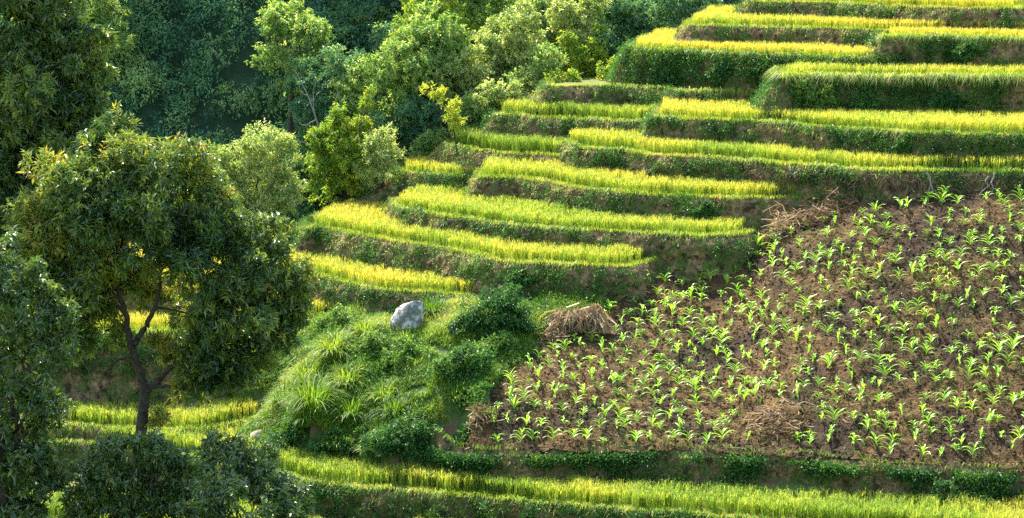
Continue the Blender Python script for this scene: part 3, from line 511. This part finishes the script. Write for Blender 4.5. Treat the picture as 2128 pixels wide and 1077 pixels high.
for i in range(22):
    X = rng.uniform(-27, 3); Yh = 105 + .24 * max(0, X + 9) ** 1.15 + rng.uniform(1.5, 12); z = hill_z(np.array([X]), np.array([Yh]))[0]; r = rng.uniform(1.0, 2.0)
    lbh = [(np.array([X, Yh, z + r * 1.2]) + rng.normal(0, .55, 3) * r, np.array([1, 1, .9]) * r * rng.uniform(.5, .85)) for _ in range(6)]
    tree('one of the indistinct shaded trees of the dark far hillside', lbh, np.array([X, Yh, z - .2]), np.array([X, Yh, z + r * .6]), .1, 'forest', group='shaded trees on the far hillside', dens=150, L=.24, nl=8, gap=.36, droop=.3, freq=.9, wid=.42, tint=(.5, .2), young=.4, spread=.3, seed=900 + i, subs=2)
# dark woods on the far hillside
g = G(); K = 2600; X = rng.uniform(-32, 24, K); Y = rng.uniform(102, 130, K); cc = np.stack([X, Y, hill_z(X, Y)], -1); kp = cc[:, 2] > zt(cc) - 1; cc = cc[kp]
cr = rng.uniform(.35, 1.0, len(cc)) * (.7 + .9 * fbm(cc * .3, 2, 82)); k = np.repeat(np.arange(len(cc)), (cr ** 2 * 30 + 6).astype(int)); d = nrm(rng.normal(0, 1, (len(k), 3)) + [.1, -.7, .5])
p = cc[k] + np.array([.1, -.35, .45]) * cr[k, None] + d * (cr[k] * rng.uniform(.75, 1.08, len(k)))[:, None] * [1.15, 1, .85]; nl = 8; A = np.repeat(d, nl, 0)
B = np.repeat(p, nl, 0) + rng.normal(0, .13, (len(p) * nl, 3)); LL = rng.uniform(.13, .27, len(B)); v, Q = leaves(B, nrm(A * .6 + rng.normal(0, .6, B.shape) - [0, 0, .25]), nrm(np.array([0, 0, 1.]) + A * .5 + rng.normal(0, .4, B.shape)), LL, LL * .4)
tk = fbm(cc * .25, 2, 83) * 1.1 - .12 + rng.normal(0, .16, len(cc)); g.add(v, Q, None, np.repeat(np.clip(np.repeat(tk[k], nl) + rng.normal(0, .1, len(B)), 0, 1), 4))
tag(g.build('woods', M['forest']), 'dense dark blue green woods covering the far hillside', 'woods', kind='stuff')

# ---------------------------------------------------------------- rough grass knoll between the tree and the field
knoll = np.array([pt(x, y, d)[:2] for x, y, d in [(480, 940, 20.8), (620, 985, 20.6), (960, 975, 20.2), (985, 880, 19), (1050, 775, 17.8), (1160, 692, 16.9), (1250, 640, 16.1), (1310, 590, 15.5), (1300, 556, 14.95), (1100, 560, 15.3), (900, 610, 16.4), (760, 660, 17.5), (560, 700, 18), (380, 740, 18.8), (420, 850, 20.2)]])
def scatter(poly, per):
    a, b = poly.min(0), poly.max(0); n = int((b[0] - a[0]) * (b[1] - a[1]) * per); P = rng.uniform(a, b, (n, 2)); return P[inside(P, poly)]
def on(P, dz=0.0): return np.concatenate([P, (zt(P) + bumps(P) + dz)[:, None]], -1)
left = np.array([pt(x, y, d)[:2] for x, y, d in [(-40, 1000, 21.5), (480, 990, 21), (960, 985, 20.4), (980, 890, 19), (800, 800, 18), (560, 700, 18), (420, 640, 17), (-40, 640, 17)]] + [(-20, 98), (-16, 99)])
g = G(); P = scatter(left, 420); P = P[zt(P) > np.max([np.where(inside(P, t['poly']) & (dist_to(P, t['raw']) < CUT.get(k, 99)), 99, -99) for k, t in LIP.items()], 0)]
P = P[fbm(P * .8, 3, 97) > .30]; q = on(P, -.03); q[:, 2] += 0; az = rng.uniform(3.6, 5.8, len(P)); H = rng.uniform(.1, .42, len(P))
v, Q, Tr = blades(q, az, H, rng.uniform(.014, .032, len(P)), rng.uniform(.3, 1.3, len(P))); g.add(v, Q, Tr, np.repeat(np.clip(.1 + .75 * (fbm(P * .45, 3, 98) - .25) + rng.normal(0, .13, len(P)), 0, 1), 5))
tag(g.build('grass', M['grass']), 'shaded rough grass on the slopes behind the forked tree', 'grass', kind='stuff')
g = G(); P = scatter(knoll, 950); P = P[~covered(P, 'T0') & ~inside(P, LIP['T0']['poly'])]; cl_ = fbm(P * .8, 3, 91); P = P[cl_ > .33]; cl_ = cl_[cl_ > .33]
az = rng.uniform(0, 6.28, len(P)); H = rng.uniform(.12, .46, len(P)) * (.5 + 1.3 * cl_)
v, Q, Tr = blades(on(P, -.02), az, H, rng.uniform(.014, .03, len(P)), rng.uniform(.3, 1.3, len(P)))
g.add(v, Q, Tr, np.repeat(np.clip(.22 + .26 * np.clip((P[:, 1] - 76.5) / 4, 0, 1) + .8 * (fbm(P * .45, 3, 92) - .2) + rng.normal(0, .12, len(P)), 0, 1), 5)); tag(g.build('grass', M['grass']), 'rough mixed grass on the knoll left of the maize field', 'grass', kind='stuff')  # upper knoll grass is yellower, with some sunlight put into its tint
g = G(); P = scatter(knoll, 120); P = P[~inside(P, LIP['T0']['poly']) & ~covered(P, 'T0')]; P = P[fbm(P * .7, 3, 95) > .5]; q = on(P); nl = 10
B = np.repeat(q, nl, 0) + np.abs(rng.normal(0, 1, (len(q) * nl, 3))) * [0, 0, .16] + rng.normal(0, .11, (len(q) * nl, 3)) * [1, 1, .3]
v, Q = leaves(B, nrm(rng.normal(0, .7, B.shape) + [0, 0, .3]), nrm(np.array([0, 0, 1.]) + rng.normal(0, .5, B.shape)), rng.uniform(.08, .18, len(B)), rng.uniform(.035, .07, len(B)))
g.add(v, Q, None, np.repeat(np.clip(np.repeat(fbm(P * .6, 2, 96), nl) * 1.2 - .15 + rng.normal(0, .13, len(B)), 0, 1), 4)); tag(g.build('weeds', M['weed']), 'low broad leaved weeds scattered over the grass knoll', 'weeds', kind='stuff')

def gz(P): P = np.asarray(P, float)[..., :2].reshape(-1, 2); return np.where(inside(P, field_poly), _field(P) + .05, zt(P) + bumps(P))
def ground3(x, y):
    """where the sight line of a photo point meets the ground"""
    a, b, c = ray(x, y); Y = np.linspace(64, 112, 1400); P = np.stack([a / b * Y, Y], -1); z = gz(P); i = np.argmax(z > CZ + c / b * Y); return np.array([P[i, 0], Y[i], z[i]])
def grass_clump(x, y, wpx, hpx, label, tn=.5, n=260, mat='grass', wd=.03):
    b = ground3(x, y); s = b[1] / F; R = wpx * s * .5; H0 = hpx * s * .8; q = b + np.concatenate([np.clip(rng.normal(0, .3, (n, 2)), -.48, .48) * R, np.zeros((n, 1))], -1); q[:, 2] = np.clip(zt(q) + bumps(q[:, :2]), b[2] - .14, b[2] + .14) - .03
    v, Q, Tr = None, None, None; out = np.arctan2(q[:, 1] - b[1], q[:, 0] - b[0]) + rng.normal(0, .6, n); H = H0 * rng.uniform(.6, 1.15, n); bd = rng.uniform(.3, 1.3, n); d = np.stack([np.cos(out), np.sin(out), 0 * out], -1); sv = np.stack([-np.sin(out), np.cos(out), 0 * out], -1)
    pts = []
    for u, wf in ((0, 1), (.35, 1), (.65, .8), (.87, .5), (1, .08)):
        c = q + np.array([0, 0, 1.]) * (H * (u - .62 * bd * u ** 2.6))[:, None] + d * (H * bd * .62 * u ** 1.8)[:, None]; pts += [c - sv * wd * .5 * wf, c + sv * wd * .5 * wf]
    V = np.stack(pts, 1).reshape(-1, 3); i = np.arange(n)[:, None] * 10; Q = np.concatenate([i + np.array([[2 * j, 2 * j + 1, 2 * j + 3, 2 * j + 2]]) for j in range(4)])
    o = G().add(V, Q, None, np.repeat(np.clip(tn + rng.normal(0, .15, n), 0, 1), 10)).build('grass_clump', M[mat], None, True, tuple(b)); return tag(o, label, 'grass clump', 'tall grass clumps on the knoll')
for a in [(650, 850, 110, 120, 'large arching clump of long grass nearest the forked tree', .5, 420), (730, 870, 80, 90, 'arching grass clump low on the knoll above the curved rice', .45), (690, 740, 90, 90, 'bright upright grass clump below the low golden terrace', .68, 360), (760, 700, 70, 70, 'bright grass clump left below the grey boulder', .7),
          (900, 660, 80, 80, 'dark drooping grass clump right of the grey boulder', .3, 360), (1000, 600, 60, 60, 'green grass clump where the golden step ends', .5), (640, 790, 90, 80, 'light grass clump beside the tree crown edge', .66, 300), (820, 860, 80, 60, 'dark mixed grass clump in the middle of the knoll', .35),
          (1200, 610, 60, 25, 'short bright grass tuft on top of the straw stack bank', .6), (590, 840, 70, 70, 'shaded grass clump beside the hollow', .35), (860, 770, 60, 60, 'grass clump with pale blades below the boulder', .6), (950, 830, 60, 50, 'grass clump at the corner of the maize field', .5),
          (632, 948, 70, 60, 'dark grass clump at the upper left end of the curved rice', .3, 320), (700, 958, 80, 55, 'trailing grass clump behind the curved rice below the arching clumps', .36, 320), (770, 966, 70, 50, 'dry tipped grass clump behind the curved rice', .5, 280), (930, 962, 70, 50, 'grass clump at the left end of the reddish bank', .42, 280),
          (846, 716, 80, 62, 'short grass clump hiding the foot of the grey boulder', .55, 200), (800, 830, 90, 60, 'pale green grass clump on the middle slope of the knoll', .6, 320), (720, 800, 90, 70, 'yellowish grass clump in the sunlit middle of the knoll', .66, 340), (1010, 860, 50, 40, 'small grass clump at the diagonal field edge', .5)]: grass_clump(*a)
def shrub(x, y, L_, label, mat='weed', Lf=.13, tn=(.4, .18), dens=520, gap=.34, seed=800, name='shrub'):
    b = ground3(x, y); lb = [lob(xx, yy, r, b[1], rng.uniform(-.1, .3), .9) for xx, yy, r in L_]
    return tree(label, lb, b - [0, 0, .05], b + [0, 0, .12], .03, mat, name=name, cat=name, group='shrubs on the banks', dens=dens, L=Lf, nl=9, gap=gap, freq=2.2, wid=.45, tint=tn, spread=.12, seed=seed, crownname='foliage', stem='stems', subs=2)
shrub(1040, 690, [(1030, 650, 42), (1075, 655, 38), (990, 665, 32), (1060, 620, 30), (1020, 625, 26), (1095, 680, 22), (960, 680, 24)], 'rounded dark green shrub beside the straw stack', tn=(.30, .16), seed=801)
shrub(1110, 610, [(1110, 575, 34), (1090, 600, 30), (1140, 590, 28), (1075, 570, 22), (1130, 560, 20)], 'dark leafy shrub under the end of the third golden step', tn=(.28, .16), seed=811)
shrub(1350, 560, [(1340, 545, 24), (1370, 535, 22), (1310, 555, 18), (1395, 530, 16)], 'low green shrub on the dry heap at the pale step end', tn=(.38, .18), seed=821)
shrub(1560, 490, [(1555, 450, 28), (1545, 475, 24), (1575, 430, 24), (1590, 440, 18), (1535, 440, 16)], 'overhanging green shrub at the bank corner below the yellow pointed step', tn=(.34, .16), seed=831)
shrub(1720, 400, [(1715, 385, 22), (1740, 370, 24), (1700, 400, 16), (1765, 365, 18), (1800, 362, 16)], 'dark creeper hanging over the dead roots bank', tn=(.26, .16), seed=841)
shrub(880, 940, [(860, 900, 42), (810, 915, 36), (900, 920, 36), (840, 935, 30), (930, 935, 24), (770, 925, 26)], 'wide mat of dark creepers at the foot of the knoll', tn=(.32, .16), seed=851)
shrub(900, 640, [(890, 620, 22), (915, 610, 20), (870, 630, 16), (930, 625, 18), (905, 595, 12)], 'yellow green weed bush right of the grey boulder', tn=(.78, .15), seed=863)
shrub(700, 690, [(690, 670, 26), (720, 665, 24), (660, 680, 22), (740, 680, 20), (705, 645, 14)], 'bright yellowish weeds bush under the low golden terrace', tn=(.85, .13), seed=865)
shrub(760, 740, [(750, 720, 26), (785, 715, 24), (725, 730, 22), (770, 695, 14)], 'sunlit pale weed bush on the upper knoll', tn=(.82, .14), seed=867)
shrub(800, 665, [(790, 640, 24), (770, 655, 20), (810, 620, 18), (775, 625, 14)], 'light green weed bush left of the grey boulder', tn=(.75, .15), seed=861)
shrub(860, 760, [(850, 735, 34), (820, 745, 28), (890, 745, 28), (835, 715, 18)], 'yellowish weed bush below the grey boulder', tn=(.8, .15), seed=871)
shrub(960, 790, [(950, 760, 34), (990, 770, 30), (920, 770, 28), (975, 735, 24), (1010, 745, 20)], 'bluish green leafy bush near the maize field corner', tn=(.45, .18), seed=881)
shrub(1030, 740, [(1020, 720, 26), (1050, 715, 24), (1000, 725, 20), (1060, 735, 18)], 'light speckled weed bush under the rounded dark shrub', tn=(.7, .18), seed=891)
shrub(980, 600, [(970, 580, 20), (955, 590, 16), (940, 570, 10), (975, 560, 9)], 'tall seeding weed at the end of the second step', tn=(.75, .15), seed=896)
shrub(2060, 1050, [(2050, 1040, 36), (2100, 1050, 34), (2010, 1030, 30), (1960, 1020, 30)], 'dark leafy bush on the bank at the bottom right', tn=(.3, .16), seed=897)
for x, y, r, lab, tn, sd_ in [(160, 800, 60, 'dark shrub on the slope seen left of the forked trunk', .3, 902), (235, 770, 52, 'dark shrub on the slope directly behind the forked trunk', .34, 904), (390, 800, 56, 'dark shrub under the drooping right side of the forked tree', .3, 906), (490, 800, 50, 'dark shrub between the forked tree and the knoll', .32, 908),
                              (610, 925, 44, 'dark low shrub above the small tan rock', .3, 910), (690, 940, 44, 'dark low shrub at the foot of the arching clumps', .34, 912), (745, 930, 36, 'small leafy shrub near the wide creeper mat', .4, 914), (965, 925, 34, 'leafy shrub at the left corner of the reddish bank', .4, 916), (60, 790, 60, 'dark shrub on the slope near the left edge', .3, 918)]:
    shrub(x, y, [(x, y - r * .3, r * .7), (x + r * .7, y - r * .15, r * .55), (x - r * .7, y - r * .1, r * .55), (x + r * .2, y - r * .8, r * .45), (x - r * .4, y + r * .4, r * .5), (x + r * .5, y + r * .45, r * .5)], lab, tn=(tn, .17), seed=sd_)
shrub(1230, 625, [(1220, 615, 18), (1250, 610, 16), (1195, 618, 14)], 'bright small bush on top of the straw stack', tn=(.6, .15), seed=898)

# ---------------------------------------------------------------- boulders
def boulder(x, y, wpx, hpx, label, mat, seed, tilt=0):
    b = ground3(x, y); s = b[1] / F; bm = bmesh.new(); bmesh.ops.create_icosphere(bm, subdivisions=5, radius=1)
    V = np.array([v.co for v in bm.verts]); F_ = np.array([[v.index for v in f.verts] for f in bm.faces]); bm.free()
    r = 1 + .5 * (fbm(V * 1.3 + seed, 2, seed) - .5) + .14 * (fbm(V * 4 + seed, 3, seed + 2) - .5)
    V = V * r[:, None]; 
    for d in ([-.8, -.6, .3], [.4, -.8, .6], [.9, -.2, .3], [-.2, -.9, -.3], [-.5, .2, .9]):
        d = np.array(d) / np.linalg.norm(d); o = V @ d - .72; V -= np.where(o > 0, o * .75, 0)[:, None] * d
    V = V * [wpx * s * .55, wpx * s * .5, hpx * s * .62]; c, s_ = math.cos(tilt), math.sin(tilt); V = V @ np.array([[c, 0, -s_], [0, 1, 0], [s_, 0, c]])
    o = G().add(V + b + [0, 0, hpx * s * .3], None, F_).build('boulder', M[mat], None, True, tuple(b)); return tag(o, label, 'boulder')
boulder(848, 690, 64, 82, 'pale grey boulder standing in the grass below the golden steps', 'rock', 3, .35)
boulder(536, 912, 36, 22, 'small tan rock beside the bush at the hollow', 'rock_tan', 9)

# ---------------------------------------------------------------- dead stalks: straw stack, heaps, roots
def strips(n, st, en, wd, sag=.2):
    """dry leaf strips from st to en"""
    m = st * .5 + en * .5 + rng.normal(0, 1, st.shape) * sag * np.linalg.norm(en - st, axis=1, keepdims=True) * .35; s = nrm(np.cross(en - st, rng.normal(0, 1, st.shape))) * np.asarray(wd).reshape(-1, 1) * .5
    V = np.stack([st - s, st + s, m + s * .9, m - s * .9, en + s * .3, en - s * .3], 1).reshape(-1, 3); i = np.arange(len(st))[:, None] * 6
    return V, np.concatenate([i + np.array([[0, 1, 2, 3]]), i + np.array([[3, 2, 4, 5]])])
b = ground3(1200, 690); s = b[1] / F; n = 900
u = rng.uniform(-1, 1, n); vv = rng.uniform(0, 1, n); top = b + np.stack([u * 56 * s, .25 - .45 * vv + rng.normal(0, .08, n), (54 - 16 * u * u - 28 * vv + 12 * u + 34 * (vnoise(np.stack([u * 3, vv * 2], -1), 5) - .5)) * s + rng.normal(0, .09, n)], -1)
en = top + np.stack([rng.normal(0, .26, n) + .12 * u, -rng.uniform(.1, .35, n), -rng.uniform(.35, .8, n)], -1); en[:, 2] = np.maximum(en[:, 2], b[2] + .02)
V, Q = strips(n, top, en, rng.uniform(.025, .075, n), .5); tag(G().add(V, Q, None, np.repeat(np.clip(rng.normal(.62, .25, n), 0, 1), 6)).build('straw_stack', M['dry'], None, False, tuple(b)), 'stack of dry brown maize stalks leaning at the field corner', 'straw stack')
def heap(x, y, wpx, hpx, label, n=160, tn=.55, gd=ground3, name='stalk_heap', cat='stalk heap', flat=.4):
    b = gd(x, y); s = b[1] / F; a = rng.uniform(0, 6.28, n); r = rng.random(n) ** .6; c = b + np.stack([np.cos(a) * r * wpx * s * .5, np.sin(a) * r * wpx * s * .4, np.abs(rng.normal(0, .4, n)) * hpx * s * (1 - .6 * r) + .06], -1)
    c[:, 2] += gz(c) - gz(b[None])[0]; d = nrm(rng.normal(0, 1, (n, 3)) * [1, 1, flat]) * rng.uniform(.15, .5, (n, 1)); V, Q = strips(n, c - d, c + d, rng.uniform(.018, .05, n), .35)
    return tag(G().add(V, Q, None, np.repeat(np.clip(rng.normal(tn, .25, n), 0, 1), 6)).build(name, M['dry'], None, False, tuple(b)), label, cat, 'heaps of dead stalks')
heap(1620, 490, 80, 80, 'pile of pale dry stalks under the overhanging green shrub', 260, .7)
heap(1400, 555, 70, 46, 'pile of dry stalks at the end of the pale narrow step', 200, .62)
heap(1225, 590, 120, 30, 'brown withered stalks on the bank below the third golden step', 260, .35)
heap(1615, 880, 130, 40, 'low flat heap of dead stalks among the maize', 420, .5, flat=.2)
heap(1470, 520, 90, 30, 'scattered withered stalks along the diagonal field edge', 180, .42)
heap(1720, 440, 130, 40, 'dark tangle of dead stems under the dead roots bank', 320, .25)
heap(1660, 468, 90, 40, 'brown tangle of dry stalks at the upper left tip of the field', 240, .42)
heap(1545, 512, 80, 36, 'dry leaves strewn left of the pale stalk pile', 200, .5)
heap(1310, 612, 70, 30, 'pale dry leaves beside the end of the third golden step', 180, .55)
heap(1150, 705, 60, 26, 'dry litter at the lower left foot of the straw stack', 150, .5)
heap(1000, 870, 50, 24, 'dry stalks at the lower left corner of the maize field', 120, .5)
heap(1700, 985, 80, 40, 'bare dead stems hanging on the bank below the maize', 160, .35, lambda x, y: np.array([*pt(x, y, 20.2)[:2], CZ - 20.3]))
def on_bank(k, x, y):
    t = LIP[k]; V = t['V'].reshape(-1, 3); a, b, c = ray(x, y); d = (V[:, 0] / V[:, 1] - a / b) ** 2 + ((V[:, 2] - CZ) / V[:, 1] - c / b) ** 2; return V[np.argmin(d)]
for k, x, y, r, lab, tn, sd_ in [('T7', 1655, 190, 30, 'pale green bush on the rounded left end of the tall grassy bulge', .8, 930), ('T7', 1715, 205, 30, 'light leafy bush on the left half of the tall grassy bulge', .66, 932), ('T7', 1800, 215, 26, 'shaded bush low on the tall grassy bulge', .4, 934), ('T7', 1960, 215, 30, 'dark bush near the right end of the tall grassy bulge', .3, 936),
                                 ('T8', 1500, 150, 26, 'bluish green bush in the middle of the dark leafy bank', .36, 938), ('T8', 1590, 150, 28, 'rounded green bush at the right of the dark leafy bank', .44, 940), ('T8', 1390, 160, 28, 'dark bush at the left of the dark leafy bank', .3, 942), ('T4', 1460, 440, 26, 'dark green bush at the right of the broad brown bank', .3, 944),
                                 ('T9R', 2010, 110, 24, 'ferny bush on the bank of the gullied ledge', .4, 946), ('T6', 1880, 300, 22, 'dark bush on the bank above the green step', .3, 948), ('T2', 1080, 580, 26, 'dark bush at the right foot of the third golden step bank', .3, 950)]:
    b = on_bank(k, x, y); sc = b[1] / F; lb = [(b + np.array([dx * r * sc, -.12, dz * r * sc]), np.array([q, q * .7, q * .9]) * r * sc) for dx, dz, q in [(0, 0, .75), (.7, -.2, .6), (-.7, -.1, .6), (.2, .55, .5), (-.3, -.6, .6)]]
    tree(lab, lb, b - [0, 0, .1], b + [0, -.05, .05], .025, 'weed', name='shrub', cat='shrub', group='shrubs on the banks', dens=560, L=.13, nl=9, gap=.34, freq=2.2, wid=.42, tint=(tn, .17), spread=.1, seed=sd_, crownname='foliage', stem='stems', subs=2)
g = G(); n = 1500; t5 = LIP['T5']; ii = np.where((t5['line'][:, 0] > 9.5) & (t5['line'][:, 0] < 24))[0]; ci = rng.choice(ii, n); cj = rng.integers(2, 8, n); q = t5['V'][ci, cj] + np.concatenate([t5['N'][ci] * .06, np.zeros((n, 1))], -1)
d = np.stack([rng.normal(0, .5, n), rng.normal(-.2, .2, n), -np.abs(rng.normal(.6, .4, n))], -1); d = nrm(d) * rng.uniform(.2, .6, (n, 1)); V, Q = strips(n, q, q + d, rng.uniform(.012, .035, n), .3)
g.add(V, Q, None, np.repeat(np.clip(rng.normal(.2, .2, n), 0, 1), 6)); tag(g.build('dead_roots', M['dry']), 'dark tangle of dead roots and stems hanging on the bank at the top of the maize field', 'dead roots', kind='stuff')
def root_thing(x, y, arms, label, r=.035):
    b = on_bank('T5', x, y); Yr = b[1] - .25; o = ptY(x, y, Yr); g = G()
    for a in arms:
        q = curve([ptY(x + dx, y + dy, Yr - .1 * k) for k, (dx, dy) in enumerate(a)], 6, .01); g.add(*tube(q, np.linspace(r, r * .3, len(q)), 6))
    return tag(g.build('dead_root', M['bark_pale'], None, True, tuple(o)), label, 'dead root', 'dead roots on the banks')
root_thing(1935, 372, [[(-8, -15), (0, 10), (8, 40), (30, 58)], [(0, 10), (-6, 30), (-10, 56)], [(8, 40), (10, 52), (0, 66)]], 'branching pale dead root on the dark bank above the maize')
root_thing(2060, 365, [[(8, -8), (0, 15), (-16, 30), (-30, 44)], [(0, 15), (4, 30), (-6, 46)], [(-4, 0), (-12, 12), (-4, 24)]], 'pale dead root near the right edge above the maize')
root_thing(1648, 352, [[(-4, -6), (-6, 2), (-2, 10), (6, 8), (14, 0), (18, -4)], [(-6, 2), (0, -2)]], 'small curved pale root on the bank under the green step', .03)

# crop residue and clods on the soil
g = G(); P = scatter(field_poly, 18); P = P[fbm(P * .7, 2, 101) > .40]; n = len(P); q = np.concatenate([P, (field_z(P) + .03)[:, None]], -1); d = nrm(rng.normal(0, 1, (n, 3)) * [1, 1, .25]) * rng.uniform(.06, .25, (n, 1))
V, Q = strips(n, q - d, q + d, rng.uniform(.012, .03, n), .3); g.add(V, Q, None, np.repeat(np.clip(rng.normal(.35, .25, n), 0, 1), 6)); tag(g.build('crop_residue', M['dry']), 'bits of dry straw strewn over the brown soil', 'straw', kind='stuff')
ico = np.array([(0, 0, 1), (1, 0, 0), (0, 1, 0), (-1, 0, 0), (0, -1, 0), (0, 0, -1)], float); icf = np.array([(0, 1, 2), (0, 2, 3), (0, 3, 4), (0, 4, 1), (5, 2, 1), (5, 3, 2), (5, 4, 3), (5, 1, 4)])
P = scatter(field_poly, 60); n = len(P); sz = .015 + .055 * rng.random(n) ** 3; V = (ico[None] * rng.uniform(.6, 1.3, (n, 6, 1))) * sz[:, None, None] + np.concatenate([P, (field_z(P) + .01)[:, None]], -1)[:, None]
tag(G().add(V.reshape(-1, 3), None, (np.arange(n)[:, None, None] * 6 + icf[None]).reshape(-1, 3)).build('soil_clods', M['soil'], None, True), 'loose brown clods lying on the field', 'clods', kind='stuff')
P = scatter(field_poly, 16); P = P[fbm(P * .7, 2, 104) > .52]; q = np.concatenate([P, (field_z(P))[:, None]], -1); nl = 7; B = np.repeat(q, nl, 0) + rng.normal(0, .07, (len(q) * nl, 3)) * [1, 1, .4] + [0, 0, .05]
v, Q = leaves(B, nrm(rng.normal(0, .7, B.shape) + [0, 0, .3]), nrm(np.array([0, 0, 1.]) + rng.normal(0, .5, B.shape)), rng.uniform(.03, .10, len(B)), rng.uniform(.018, .04, len(B)))
tag(G().add(v, Q, None, np.repeat(rng.uniform(.2, .8, len(B)), 4)).build('field_weeds', M['weed']), 'tiny weeds sprouting between the maize plants', 'weeds', kind='stuff')

# ---------------------------------------------------------------- maize
def corn_mesh(H, nl, tn=.4, droopy=1.0, leafL=.55, wd=.05, stalk=.012):
    g = G(); st = curve([(0, 0, -.05), (rng.normal(0, .02), rng.normal(0, .02), H * .4), (rng.normal(0, .03), rng.normal(0, .03), H * .8)], 5); g.add(*tube(st, np.linspace(stalk, stalk * .5, len(st)), 5), None, tn * .7)
    a0 = rng.uniform(0, 6.28)
    for i in range(nl):
        u = (i + .5) / nl; z0 = H * (.12 + .62 * u); az = a0 + np.pi * i + rng.normal(0, .45); L = leafL * rng.uniform(.75, 1.1) * (.75 + .5 * math.sin(np.pi * min(1, u + .15))); el = .75 + .55 * u + rng.normal(0, .12)
        d = np.array([math.cos(az), math.sin(az), 0]); sv = np.array([-d[1], d[0], 0]); p = np.array([np.interp(z0, st[:, 2], st[:, 0]), np.interp(z0, st[:, 2], st[:, 1]), z0]); pts = []; k = 7; e = el; tw = rng.normal(0, .25)
        for j in range(k):
            f = j / (k - 1); wj = wd * (math.sin(np.pi * min(1, .22 + .78 * f)) ** .8 * (1 if f < .98 else .15) + .05); up = np.array([-math.sin(e) * d[0], -math.sin(e) * d[1], math.cos(e)]); sj = sv * math.cos(tw * f) + up * math.sin(tw * f)
            pts += [p - sj * wj * .5 + up * wj * .22, p, p + sj * wj * .5 + up * wj * .22]; p = p + (d * math.cos(e) + np.array([0, 0, 1]) * math.sin(e)) * L / (k - 1); e -= droopy * (.18 + .42 * f) * rng.uniform(.8, 1.2)
        g.add(np.array(pts), grid_faces(k, 3), None, np.clip(tn + rng.normal(0, .12), 0, 1))
    return g
protos = []
for i in range(34):
    H = rng.uniform(.32, .50); protos.append(corn_mesh(H, rng.integers(7, 10), rng.uniform(.1, .55), rng.uniform(.5, 1.3), H * rng.uniform(.85, 1.2), rng.uniform(.038, .058)))
# rows roughly along the contour
pos = []
c0 = cl[0, :2]
for r_, yy in enumerate(np.arange(70.5, 90, .64)):
    for xx in np.arange(-4, 25, .60): pos.append((xx + rng.normal(0, .10) + .35 * (r_ % 2), yy + rng.normal(0, .11) - .10 * (xx - 8) * .5))
pos = np.array(pos); kp = inside(pos, field_poly) & (dist_to(pos, np.concatenate([curve(cl[:, :2], 20)])) > .3) & (dist_to(pos, curve(np.concatenate([ce[:, :2], ctop[:, :2]]), 12)) > .35) & (rng.random(len(pos)) < .9)
hp = ground3(1615, 880)[:2]; kp &= ~((np.abs(pos[:, 0] - hp[0]) < 1.1) & (np.abs(pos[:, 1] - hp[1]) < 1.0)); pos = pos[kp]
scr = np.abs(pos[:, 0] / pos[:, 1]) < 1110 / F; pos = pos[scr]; pos = pos[np.argsort(pos[:, 1])]
print('maize', len(pos))
edge_d = dist_to(pos, curve(cl[:, :2], 20)); top_d = dist_to(pos, curve(ctop[:, :2], 20)); diag_d = dist_to(pos, curve(ce[:, :2], 12))
stack = ground3(1200, 690)[:2]; st_d = np.hypot(*(pos - stack).T); hp_d = np.hypot(*(pos - hp).T)
made = {}; stuff = G()
def place(g, p, rz, sc, label, group='young maize plants in the brown field', name='maize_plant', key=None):
    z0 = field_z(np.array([p]))[0] - .02
    if key in made: o = made[key].copy(); C.objects.link(o)
    else: o = g.build(name, M['corn'], None, True); made[key] = o
    o.location = (p[0], p[1], z0); o.rotation_euler = (rng.normal(0, .12), rng.normal(0, .12), rz); o.scale = (sc, sc, sc); return tag(o, label, 'maize plant', group)
for i, p in enumerate(pos):
    j = rng.integers(len(protos)); rz = rng.uniform(0, 6.28); sc = rng.uniform(.72, 1.2) * (1.05 if edge_d[i] < 1.2 else 1)
    if i >= 296:
        g = protos[j]; V = np.concatenate(g.V); c, s = math.cos(rz), math.sin(rz); V = V @ np.array([[c, s, 0], [-s, c, 0], [0, 0, 1]]) * sc + [p[0], p[1], field_z(np.array([p]))[0] - .02]
        stuff.add(V, np.concatenate(g.Q), None, np.concatenate(g.t)); continue
    lab, grp = 'young green maize plant in the open middle of the brown field', 'maize plants in mid field'
    if edge_d[i] < 1.1: lab, grp = 'lush young maize plant in the lowest row along the bank edge', 'maize plants along the lower bank edge'
    elif hp_d[i] < 2.0: lab, grp = 'young maize plant ringing the flat heap of dead stalks', 'maize plants around the stalk heap'
    elif st_d[i] < 2.2: lab, grp = 'young maize plant growing close to the straw stack', 'maize plants near the straw stack'
    elif diag_d[i] < 1.2: lab, grp = 'young maize plant at the diagonal left edge of the field', 'maize plants at the diagonal field edge'
    place(protos[j], p, rz, sc, lab, grp, key=j)
if stuff.n: tag(stuff.build('maize_plants', M['corn'], None, True), 'young maize rows in the upper part of the brown field', 'maize', kind='stuff')
for i, (x, y, H, lab) in enumerate([(1380, 650, 1.15, 'tall yellowing maize stalk with drooping leaves near the field top'), (1765, 590, 1.1, 'tall pale maize stalk with drooping tips left of the yellow pair'), (1945, 600, 1.3, 'tallest yellow maize plant in the upper right of the field'), (1975, 605, 1.05, 'yellow maize plant just right of the tallest one'), (1370, 690, .95, 'thin dried maize stalk below the field edge'), (1925, 665, .6, 'small yellowed maize plant beneath the tall yellow pair')]):
    b = ground3(x, y); place(corn_mesh(H, 5, .97, 1.6, .42, .045, .014), b[:2], rng.uniform(0, 6), 1, lab, 'tall yellowed maize', key='y%d' % i)
